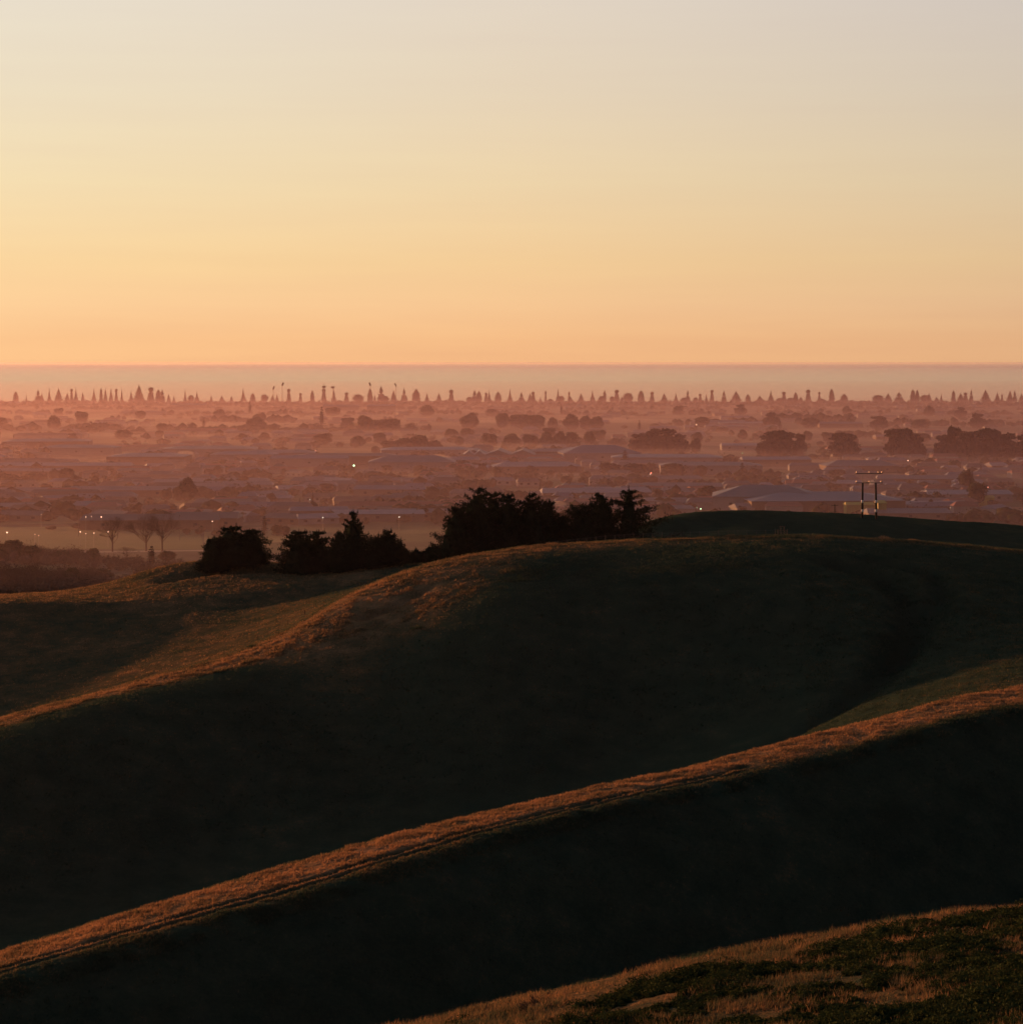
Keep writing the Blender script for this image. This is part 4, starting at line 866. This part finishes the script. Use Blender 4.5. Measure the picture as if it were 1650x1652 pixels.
bl = [ # px, y, width, depth, wall height, roof, wall, label
 (62, 760, 130, 14, 4, 'white', 'brown', 'long thin white roofed shed at the left edge of the plain', {}),
 (128, 759, 12, 10, 3.2, 'white', 'brown', 'small white roofed hut at the end of the long white shed', {}),
 (40, 768, 60, 12, 3.5, 'pale', 'brown', 'low pale shed in front of the long white shed', {}),
 (242, 748, 92, 60, 6, 'blue grey', 'brown', 'large blue grey roofed shed right of the long white shed', dict(rise=5)),
 (78, 722, 120, 60, 6, 'pale', 'brown', 'wide pale roof far behind the long white shed', {}),
 (130, 733, 100, 50, 6, 'pale', 'grey', 'pale flat roof between the far pale roof and the blue grey shed', {}),
 (340, 735, 120, 60, 6, 'pale', 'grey', 'long pale roof up and right of the blue grey shed', {}),
 (395, 745, 80, 40, 6, 'blue grey', 'grey', 'blue roof under the long pale roof left of centre', {}),
 (330, 795, 26, 12, 4, 'pale', 'pale', 'pale cottage roof right of the lone airy tree', {}),
 (200, 800, 60, 14, 3.6, 'pale', 'brown', 'pale low roof left of the lone airy tree', {}),
 (15, 828, 40, 12, 3.6, 'pale', 'brown', 'pale roof at the left edge behind the playing field', {}),
 (245, 852, 62, 16, 4.2, 'dark', 'brown', 'low dark hall behind the bare trees', {}),
 (335, 850, 30, 16, 4.6, 'dark', 'brown', 'dark gabled hall right of the bare trees', {}),
 (450, 742, 90, 40, 6, 'pale', 'grey', 'pale roof left of the green light', {}),
 (500, 752, 90, 30, 6, 'blue grey', 'grey', 'blue grey roof just left of the green light', {}),
 (560, 748, 120, 40, 6, 'dark', 'brown', 'dark long roof behind the green light', dict(rise=4)),
 (690, 737, 120, 40, 6, 'white', 'grey', 'bright white roof behind the smoke plume in mid plain', {}),
 (665, 758, 60, 30, 6, 'pale', 'grey', 'pale roof in front of the smoke plume', {}),
 (725, 752, 70, 30, 5, 'blue grey', 'grey', 'blue grey roof right of the smoke plume', {}),
 (765, 745, 16, 30, 6, 'white', 'grey', 'narrow gabled white roof left of the triple gables', dict(gables=2, rise=3)),
 (805, 742, 56, 40, 5, 'pale', 'grey', 'pale shed with three steep gables in mid plain', dict(gables=3, rise=3.6)),
 (865, 762, 60, 20, 4.5, 'white', 'brown', 'thin bright roof above the notch in the hilltop pines', {}),
 (905, 740, 90, 40, 6, 'pale', 'brown', 'pale roof right of the triple gabled shed', {}),
 (965, 742, 60, 40, 6, 'blue grey', 'grey', 'hazy blue roof left of the upright hazy tree', {}),
 (1075, 750, 130, 40, 6, 'white', 'grey', 'long white roof below the first dark cypress clump', {}),
 (1145, 764, 110, 40, 6, 'pale', 'grey', 'pale roof right of the red light', {}),
 (1200, 726, 40, 14, 4, 'white', 'grey', 'small white roof between the two dark clumps', {}),
 (1160, 687, 60, 14, 5, 'pale', 'pale', 'pale far hall with a bright gable end', {}),
 (1200, 688, 60, 12, 4, 'white', 'grey', 'thin white roof right of the far hall', {}),
 (1235, 820, 54, 36, 7, 'pale', 'grey', 'grey annexe left of the great blue roof', {}),
 (1318, 822, 78, 48, 6, 'blue grey', 'brown', 'great low blue grey roof behind the power pole', dict(rise=3.2, windows=0)),
 (1263, 812, 15, 4, 3.5, 'yellow', 'yellow', 'small yellow block on the grey annexe', dict(windows=0)),
 (1385, 830, 14, 6, 5, 'yellow', 'green', 'yellow green block between the legs of the power pole', dict(windows=0)),
 (1420, 838, 4, 6, 8, 'yellow', 'green', 'yellow green tower block right of the power pole', dict(windows=0)),
 (1460, 822, 62, 10, 3, 'white', 'grey', 'thin white roof line right of the power pole', {}),
 (1462, 838, 40, 14, 3.5, 'pale', 'pale', 'pale roofed store just over the hill right of the pole', {}),
 (1583, 815, 12, 6, 4, 'yellow', 'yellow', 'yellow sign wall near the right edge of the plain', dict(windows=0)),
 (1560, 808, 46, 14, 4, 'white', 'grey', 'pale roof under the shaggy tree at right', {}),
 (1480, 782, 50, 14, 4, 'pale', 'brown', 'pale roof beyond and right of the power pole top', {}),
 (1385, 762, 50, 24, 5, 'pale', 'brown', 'pale roof right below the wave shaped cypress', {}),
 (1250, 752, 50, 14, 5, 'white', 'brown', 'white roof under the broad dark clump', {}),
 (1560, 740, 40, 14, 5, 'white', 'brown', 'white roof at the foot of the dark belt', {}),
 (1355, 690, 50, 14, 5, 'pale', 'brown', 'pale far roof behind the wave shaped cypress', {}),
 (550, 662, 90, 20, 7, 'pale', 'pale', 'long pale far building under the round lamp mast', {}),
 (615, 663, 70, 20, 8, 'white', 'pale', 'bright far building under the leaning floodlight', {}),
 (305, 658, 60, 16, 5, 'pale', 'pale', 'far low roof below the shore pines at left', {}),
 (690, 838, 34, 12, 3.6, 'pale', 'pale', 'pale roof left of the largest hilltop clump', {}),
 (610, 840, 44, 12, 3.6, 'white', 'pale', 'white roofed house above the small pointed pine', {}),
 (515, 836, 28, 12, 4, 'blue grey', 'pale', 'bluish roof with white gable left of the spiry pine', {}),
 (630, 800, 40, 14, 4, 'blue grey', 'pale', 'bluish roof between the spiry pine and largest clump', {}),
 (960, 805, 60, 16, 4, 'white', 'pale', 'white roof showing over the notch in the largest clump', {}),
 (1100, 795, 46, 14, 4, 'pale', 'pale', 'pale roof left of the hazy spreading tree', {}),
 (1205, 812, 16, 8, 3, 'white', 'pale', 'small white hut beside the small white lights', {}),
]
for px, y, w_, dp, hw, rf, wl, lab, kw in bl:
    if w_ > 65 and px > 30 and 'great' not in lab and 'long thin' not in lab: w_ *= .62; dp *= .6; kw = dict(kw, rise=min(kw.get('rise', 2), 2))
    building(px, y, w_, dp, hw, rf, wl, lab, rz=rnd.uniform(-.12, .12), name='shed' if w_ > 30 else 'house', **kw)
HR = [(670, 684, 8, 'under the shore pines'), (699, 710, 11, 'in the far belt'), (752, 772, 16, 'below the pale roofs'), (782, 800, 22, 'in the near town'), (806, 830, 24, 'in the nearest streets'), (832, 845, 12, 'just beyond the hills')]
for y0, y1, n, where in HR:
    it = []
    for i in range(n):
        px = (i + .5 + rnd.uniform(-.45, .45)) / n * 1690 - 20
        if y0 > 830 and px > 680: px = px * .35
        it.append((px, rnd.uniform(y0, y1), rnd.choice(['brown', 'red', 'dark', 'pale', 'dark', 'blue grey', 'white'])))
    lb = ordinal_labels([(i[0], i[2]) for i in it], MK, lambda o, l, s, m: f"{o}{l} roofed house {s} of {m} {where}")
    for (px, y, rf), l_ in zip(it, lb): building(px, y, rnd.uniform(11, 24), rnd.uniform(8, 11), 2.8, rf, rnd.choice(['pale', 'brown', 'grey']), l_, rise=2.0, rz=rnd.uniform(-.7, .7), name='house', group='houses of the hazy town')
# uncounted low roofs of the town
b = MB(); mi = []
for _ in range(900):
    d = 1 / rng.uniform(1 / 3700., 1 / 1000.); px = rng.uniform(-80, 1740)
    if vnoise(np.array([px / 140 ]), np.array([d / 260.]), 8)[0] < -.02: continue
    x = (px - 825) / F * d; w_ = rng.uniform(8, 22) * (1 + (rng.random() < .12) * 2); dp = rng.uniform(7, 14); h = rng.uniform(2.6, 4); r_ = rng.uniform(1.4, 2.4)
    b.box(x - w_ / 2, x + w_ / 2, d - dp / 2, d + dp / 2, 0, h); mi += [0] * 6
    b.add([(x - w_ / 2 - .4, d - dp / 2 - .4, h + .004), (x + w_ / 2 + .4, d - dp / 2 - .4, h + .004), (x + w_ / 2 + .4, d + dp / 2 + .4, h + .004), (x - w_ / 2 - .4, d + dp / 2 + .4, h + .004), (x - w_ / 2 + r_, d, h + r_), (x + w_ / 2 - r_, d, h + r_)],
          [(0, 1, 5, 4), (2, 3, 4, 5), (1, 2, 5), (3, 0, 4), (0, 3, 2, 1)]); mi += [int(rng.choice([1, 2, 3, 4, 5], p=[.25, .2, .25, .2, .1]))] * 5
me = b.mesh('town_roofs', [WM['grey'], RM['brown'], RM['red'], RM['dark'], RM['pale'], RM['blue grey']]); me.polygons.foreach_set('material_index', mi)
o = link('town_roofs', me); o['kind'] = 'stuff'; o['label'] = 'scattered low roofs of the hazy town on the plain'
# playing field and pale paddocks near the left
def patch(name, pts, c0, c1, z=.004):
    P = [at(px, y) for px, y in pts]; o = link(name, mesh_np(name, [(p.x, p.y, z) for p in P], [np.array([list(range(len(P)))])], [noisy(name, c0, c1, .05, 1)])); o['kind'] = 'structure'; return o
patch('field', [(-40, 886), (330, 886), (320, 850), (-40, 850)], (.07, .085, .025), (.10, .11, .035))
patch('field', [(330, 880), (520, 872), (500, 856), (330, 858)], (.10, .11, .035), (.15, .14, .05))
patch('road', [(130, 892), (330, 889), (330, 887), (130, 889.5)], (.16, .14, .12), (.24, .2, .17), .008)
patch('field', [(1090, 842), (1260, 842), (1230, 822), (1060, 822)], (.08, .09, .03), (.12, .12, .045))
patch('field', [(140, 681), (240, 681), (235, 674), (120, 674)], (.22, .24, .12), (.30, .30, .16))
# wire poles of the playing field
for px, lab in ((127, 'left goal pole of the hazy playing field'), (290, 'right goal pole of the hazy playing field')):
    p = at(px, 866 if px < 200 else 872); b = MB(); b.tube((0, 0, 0), (0, 0, 10.5), .12, .08, 6); b.box(-.35, .35, -.1, .1, 10.3, 10.7); thing('sports_pole', lab, 'pole', (p.x, p.y, 0), 'poles of the playing field', data=b.mesh('sports_pole', WM['pale']))
# ------------------------------------------------------------------ lights and smoke
def lamp(px, y, c, s, r, label, hgt=6, name='lamp_or_glint', cat='street lamp'):  # glints use it too: glowing balls on posts instead of reflections
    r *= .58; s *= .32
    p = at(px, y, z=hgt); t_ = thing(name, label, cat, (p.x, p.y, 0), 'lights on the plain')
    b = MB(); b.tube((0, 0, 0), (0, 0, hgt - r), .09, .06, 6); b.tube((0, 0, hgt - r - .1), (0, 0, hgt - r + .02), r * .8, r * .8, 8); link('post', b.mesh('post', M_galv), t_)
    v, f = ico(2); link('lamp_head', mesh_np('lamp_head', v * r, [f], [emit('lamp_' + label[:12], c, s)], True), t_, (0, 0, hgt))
W_ = (1, .55, .35); G_ = (.55, 1, .55)
for a in [(571, 751, G_, 16, .85, 'bright green white lamp in mid plain'), (1050, 763, (1, .22, .12), 7, .7, 'red lamp above the open hilltop pine'), (1048.5, 765, (1, .6, .5), 4, .5, 'pinkish lamp beside the red lamp'),
          (1130, 821, G_, 9, .45, 'brighter lamp of the pair just over the hill'), (1124, 819, (.7, 1, .6), 4, .28, 'fainter lamp of the pair just over the hill'),
          (130, 858, W_, 8, .4, 'bright lamp at the playing field, first of four'), (139, 861, W_, 5, .28, 'small lamp at the playing field, second of four'), (152, 860, W_, 6, .3, 'small lamp at the playing field, third of four'), (175, 858, W_, 7, .36, 'lamp under the left bare tree, last of four'),
          (12, 859, W_, 7, .5, 'wide glowing lamp at the left edge of the playing field'), (57, 862, W_, 4, .26, 'left lamp of a tiny pair by the playing field'), (63, 864, W_, 5, .26, 'right lamp of a tiny pair by the playing field'),
          (164, 834, (1, .42, .25), 8, .48, 'orange lamp behind the playing field'), (139, 834, W_, 4, .4, 'left pale lamp behind the playing field'), (148, 833, W_, 4, .3, 'right pale lamp behind the playing field'), (67, 830, W_, 3, .3, 'faint lamp left of the playing field lamps'),
          (343, 841, W_, 6, .38, 'lamp at the dark hall right of the bare trees'), (636, 781, W_, 3, .35, 'tiny lamp above the middle hilltop clump'), (500, 806, (1, .85, .7), 3, .4, 'tiny white lamp beside the thin dark conifer'),
          (521, 835, (1, .8, .6), 2.5, .5, 'white glint on the bluish roof'), (644, 834, (1, .85, .7), 2.5, .5, 'white glint above the clump end'), (1464, 743, W_, 5, .7, 'bright glint under the flat leaning cypress'), (1593, 786, (1, .3, .2), 4, .5, 'reddish lamp beside the shaggy tree'),  # glint entries are emissive balls added for highlights, not lamps
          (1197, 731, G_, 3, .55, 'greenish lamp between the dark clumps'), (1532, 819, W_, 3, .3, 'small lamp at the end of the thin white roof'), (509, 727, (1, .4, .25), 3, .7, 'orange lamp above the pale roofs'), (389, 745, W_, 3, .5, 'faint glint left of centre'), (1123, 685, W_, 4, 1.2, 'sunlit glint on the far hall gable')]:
    lamp(*a)
def smoke(px, y, dx, dh, n, label, dens=.02):
    p = at(px, y, z=4); v = []; f = []; k = 0; bv, bf = ico(2); u = p.y / F
    for i in range(n):
        t = i / max(1, n - 1); r = (.5 + 1.5 * t) * (p.y / 1600); 
        o = rng.uniform(0, 9, 2); d_ = 1 + .5 * fbm(bv[:, 0] * 1.5 + o[0], bv[:, 2] * 1.5 + o[1] + bv[:, 1], 2, 2)
        v.append(np.array([dx * t * u, 6 * t, 4 + dh * (t ** .7) * u]) + bv * np.array([r * 3.2, r * 1.6, r * .9]) * d_[:, None]); f.append(bf + k); k += len(bv)
    m = bpy.data.materials.new('smoke'); m.use_nodes = True; nt = m.node_tree; nt.nodes.clear(); o = N(nt, 'ShaderNodeOutputMaterial'); pv = N(nt, 'ShaderNodeVolumePrincipled')
    pv.inputs['Color'].default_value = (.95, .8, .7, 1); pv.inputs['Density'].default_value = dens; pv.inputs['Anisotropy'].default_value = .35; L(nt, pv.outputs[0], o.inputs['Volume'])
    s = thing('chimney_smoke', label, 'smoke', (p.x, p.y, 0), data=mesh_np('chimney_smoke', np.concatenate(v), f, [m])); s['kind'] = 'stuff'
smoke(738, 748, -30, 11, 16, 'bright drifting smoke plume beside the white roof in mid plain', .09)
smoke(313, 737, -16, 6, 12, 'thin bright smoke plume at left beyond the blue roof', .09)
smoke(236, 791, -38, 9, 18, 'golden smoke drifting left of the lone airy tree', .02)
smoke(925, 822, -28, 9, 16, 'pinkish smoke in the notch of the hilltop pines', .08)
smoke(573, 690, 8, 9, 4, 'small puff of smoke by the pair of dome trees', .03)

# ------------------------------------------------------------------ grass, scrub and weeds on the hills
def grass():
    P = []; S = []
    def strip(n, k0, t0, k1, t1, p0, p1, h0, h1, thr=-.12):
        px = rng.uniform(p0, p1, n); t = rng.random(n)
        a = np.interp(px, PX, TD[k0]) * (1 - t0) + np.interp(px, PX, TD[k0 + 1]) * t0
        b = np.interp(px, PX, TD[k1]) * (1 - t1) + np.interp(px, PX, TD[k1 + 1]) * t1
        d = a + (b - a) * t
        dens = fbm(((px - 825) / F * d) / 1.8, d / 1.8, 3, 44)
        xx = (px - 825) / F * d; rut = np.minimum(poly_dist(xx, d, tyre[0]), poly_dist(xx, d, tyre[1])) if k0 == 6 else 9.0
        ok = (dens + rng.uniform(-.35, .35, n) * (1 if thr < 0 else .2) > thr) & (rut > .6); px, d = px[ok], d[ok]
        P.append(np.stack([px, d], 1)); S.append(rng.uniform(h0, h1, len(px)) * (1 + .5 * np.clip(dens[ok], -.6, 1)))
    strip(100000, 3, .0, 4, .12, 560, 1900, .05, .12)            # nearest hill
    strip(95000, 6, .5, 9, .8, -70, 1720, .10, .30)             # strip on top of the second ridge
    strip(14000, 7, .2, 9, .2, -70, 1720, .22, .36, .25)           # clumps standing out of the short turf
    strip(26000, 12, .0, 13, .2, -70, 900, .25, .45, .25)
    strip(60000, 3, .0, 4, .12, 560, 1720, .14, .30, .08)
    strip(26000, 9, .2, 12, .0, 1300, 1720, .12, .28)
    strip(9000, 9, -.3, 9, .4, -70, 1720, .2, .42)
    strip(45000, 12, .0, 13, .3, -70, 1720, .12, .32)           # main hill brow
    strip(5000, 12, .93, 13, .05, 560, 1100, .15, .3); strip(7000, 12, .95, 13, .04, 1060, 1720, .18, .45)          # taller dry grass on the fence line
    strip(30000, 13, .3, 17, .6, -70, 720, .14, .34)            # left basin and its rim
    strip(14000, 16, .0, 17, .9, -70, 720, .15, .4)
    strip(7000, 17, .5, 18, .1, 1000, 1720, .15, .38)
    strip(16000, 5, .4, 6, .5, -70, 1720, .12, .28)             # sparse on the shaded faces
    strip(36000, 11, .2, 12, .2, -70, 1720, .12, .30)
    P = np.concatenate(P); S = np.concatenate(S); n = len(P)
    px, d = P.T; x = (px - 825) / F * d; z = height(px, d)
    sc_ = np.clip(d / 260, .3, 1.5)
    B = 3; V = np.zeros((n, B, 3, 3)); 
    for j in range(B):
        a = rng.uniform(0, 6.283, n); wd = rng.uniform(.03, .07, n) * sc_ * 1.3; le = rng.normal(0, .35, (n, 2)) * S[:, None] + np.array([.18, 0]) * S[:, None]
        ox, oy = rng.normal(0, .10, (2, n)) * sc_
        V[:, j, 0] = np.stack([x + ox - np.cos(a) * wd, d + oy - np.sin(a) * wd, z - .04], 1)
        V[:, j, 1] = np.stack([x + ox + np.cos(a) * wd, d + oy + np.sin(a) * wd, z - .04], 1)
        V[:, j, 2] = np.stack([x + ox + le[:, 0], d + oy + le[:, 1], z + S * rng.uniform(.6, 1.1, n)], 1)
    dr = np.repeat(dry_and_light(px, d) + rng.uniform(-.1, .22, n), 9)
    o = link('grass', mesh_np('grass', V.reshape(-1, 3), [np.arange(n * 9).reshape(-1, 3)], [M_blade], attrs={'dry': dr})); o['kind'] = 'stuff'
    o['label'] = 'dry and green pasture grass on the ridges'
grass()
def scrub():
    v = []; f = []; n = 0; bv, bf = ico(1)
    k = 0
    while k < 4600:
        px = rng.uniform(700, 1960); t = rng.random() ** .9
        dA_ = np.interp(px, PX, TD[4]); d = dA_ + 1.0 - t * (dA_ - 47)
        x = (px - 825) / F * d
        lim = np.interp(px, [700, 900, 1050, 1200, 1400, 1650], [.25, .5, .8, .9, 1, 1]); edge = np.interp(px, [700, 1000, 1300, 1500, 1650], [8, 3.5, 1.5, .7, .5])
        if rng.random() > lim: k += .3; continue
        if dA_ - d < edge and rng.random() < .95: k += .3; continue
        q0 = fbm(np.array([x / 2.3]), np.array([d / 3.4]), 3, 77)[0]
        if q0 < -.20: k += .25; continue
        k += 1; z = float(height([px], [d])[0]); r = rng.uniform(.14, .34) * (.8 + 1.6 * min(q0, .5)); hh = r * rng.uniform(.5, .95)
        dd = 1 + .6 * fbm(bv[:, 0] * 1.9 + k * 3.7, bv[:, 1] * 1.9 + bv[:, 2] * 1.3, 2, 5)
        rr = np.array([r * rng.uniform(.9, 1.5), r, hh]); c = np.array([x, d, z + .0])
        v.append(c + bv * rr * dd[:, None] * .78); f.append(bf + n); n += len(bv)
        m_ = int(520 * r); q = rng.normal(size=(m_, 3)); q[:, 2] = np.abs(q[:, 2]); q /= np.linalg.norm(q, axis=1)[:, None]
        lv, lf = leaf_tris(c + q * rr * rng.uniform(.7, 1.3, (m_, 1)), rng.uniform(.03, .085, m_)); v.append(lv); f.append(lf + n); n += len(lv)
    o = link('low_scrub', mesh_np('low_scrub', np.concatenate(v), f, [M_scrub])); o['kind'] = 'stuff'; o['label'] = 'low green scrub clumps on the nearest hill'
scrub()
# dead thistle stalks on the brow of the nearest hill
for px, do, lab in ((848, 3.5, 'dead brown stalks leftmost on the nearest brow'), (886, 1.0, 'single upright dead stalk on the nearest brow'), (862, 2.4, 'dead brown stalks in the middle of the nearest brow'), (897, 4.5, 'low dead stalks right of the single upright stalk')):
    d = float(np.interp(px, PX, TD[4])) - do; z = ground_z(px, d); b = MB()
    for _ in range(1 if 'single' in lab else 7):
        a = rnd.uniform(0, 6.28); s = rnd.uniform(.02, .22); h = rnd.uniform(.25, .5); p1 = (math.cos(a) * s, math.sin(a) * s, h); b.tube((math.cos(a) * s * .5, math.sin(a) * s * .5, -.05), p1, .008, .005, 4)
        for q in range(5): c = rnd.uniform(0, 6.28); zz = h * rnd.uniform(.4, .95); b.tube((p1[0] * .8, p1[1] * .8, zz), (p1[0] * .8 + math.cos(c) * .1, p1[1] * .8 + math.sin(c) * .1, zz + .09), .006, .012, 3)
    thing('dead_thistle', lab, 'dead plant', ((px - 825) / F * d, d, z), 'dead stalks on the nearest brow', data=b.mesh('dead_thistle', M_bare))
# rushes tuft on the fence line
for px, d, hh, lab in ((1425, 441, .9, 'mound of bright dry grass on the crest under the power pole'), (1470, 441, .55, 'lower mound of dry grass right of the bright one'), (1180, 440, .5, 'tuft of dry grass left of the timber frame'), (676, 372, .7, 'lone dark tussock on the lit slope'), (410, 377, .7, 'small dark bush on the slope in the left basin')):
    z = ground_z(px, d); n = 160; g = rng.normal(size=(n, 2)) * (.75, .4); V = []
    for i in range(n):
        a = rng.uniform(0, 6.28); w_ = .05; tip = (g[i, 0] * 1.25, g[i, 1] * 1.25, hh * math.exp(-(g[i, 0] / 1.6) ** 2) * rng.uniform(.7, 1.15)); V += [(g[i, 0] - math.cos(a) * w_, g[i, 1] - math.sin(a) * w_, -.15), (g[i, 0] + math.cos(a) * w_, g[i, 1] + math.sin(a) * w_, -.15), tip]
    thing('grass_tussock', lab, 'tussock', ((px - 825) / F * d, d, z), 'tussocks on the hill', data=mesh_np('grass_tussock', V, [np.arange(3 * n).reshape(-1, 3)], [M_blade], attrs={'dry': np.full(3 * n, .8 if px > 1000 else .3)}))

# ------------------------------------------------------------------ air: thin haze everywhere, thicker mist lying on the plain
def air(name, x0, x1, y0, y1, z0, z1, dens, color, g, label):
    b = MB(); b.box(x0, x1, y0, y1, z0, z1)
    m = bpy.data.materials.new(name); m.use_nodes = True; nt = m.node_tree; nt.nodes.clear(); o = N(nt, 'ShaderNodeOutputMaterial'); pv = N(nt, 'ShaderNodeVolumePrincipled')
    pv.inputs['Color'].default_value = (*color, 1); pv.inputs['Absorption Color'].default_value = (.2, .2, .2, 1); pv.inputs['Density'].default_value = dens; pv.inputs['Anisotropy'].default_value = g
    L(nt, pv.outputs[0], o.inputs['Volume'])
    o_ = link(name, b.mesh(name, m)); o_['kind'] = 'stuff'; o_['label'] = label
air('haze', -95000, 95000, -21000, 106000, -4, 78, 1.3e-5, (.68, .60, .68), .42, 'thin warm haze filling all the air')
air('mist', -19000, 19000, 625, 3990, -1.0, 42, 5.1e-4, (.42, .285, .34), .42, 'red morning mist lying over the plain')
air('ground_mist', -18900, 18900, 640, 3890, -.5, 8, 12e-4, (.52, .38, .40), .5, 'denser mist sheet close to the ground')
air('sea_mist', -94000, 94000, 3995, 40000, -1.5, 36, 5e-5, (.34, .27, .48), .3, 'milky mauve haze lying over the sea')
def mist_banks():
    v = []; f = []; n = 0; bv, bf = ico(3)
    for px, y, w_, dp, h in [(110, 676, 420, 60, 6), (330, 689, 300, 50, 6), (180, 706, 380, 60, 5), (520, 702, 300, 50, 5), (700, 712, 260, 50, 5), (860, 727, 330, 50, 6), (1130, 704, 260, 60, 5), (1180, 738, 420, 50, 6), (1500, 749, 380, 45, 5), (640, 772, 260, 36, 4), (100, 789, 200, 30, 4),
                            (420, 793, 160, 26, 3.5), (900, 775, 240, 36, 4), (1330, 757, 220, 36, 4.5), (480, 820, 130, 22, 3), (960, 812, 120, 22, 3), (1560, 775, 240, 30, 4), (1420, 700, 300, 60, 6), (900, 682, 420, 70, 6), (500, 676, 360, 70, 6)]:
        p = at(px, y); o = rng.uniform(0, 30); dd = 1 + .5 * fbm(bv[:, 0] * 3 + o, bv[:, 1] * 2 + bv[:, 2] * 2, 3, 8)
        v.append(np.array([p.x, p.y, 1.0]) + bv * np.array([w_ / 2, dp / 2, h]) * dd[:, None]); f.append(bf + n); n += len(bv)
    m = bpy.data.materials.new('mist_bank'); m.use_nodes = True; nt = m.node_tree; nt.nodes.clear(); o = N(nt, 'ShaderNodeOutputMaterial'); pv = N(nt, 'ShaderNodeVolumePrincipled')
    pv.inputs['Color'].default_value = (.9, .75, .72, 1); pv.inputs['Density'].default_value = 2.2e-3; pv.inputs['Anisotropy'].default_value = .35; L(nt, pv.outputs[0], o.inputs['Volume'])
    o_ = link('mist_banks', mesh_np('mist_banks', np.concatenate(v), f, [m], True)); o_['kind'] = 'stuff'; o_['label'] = 'thin pale streaks of mist drifting low over the town'
mist_banks()
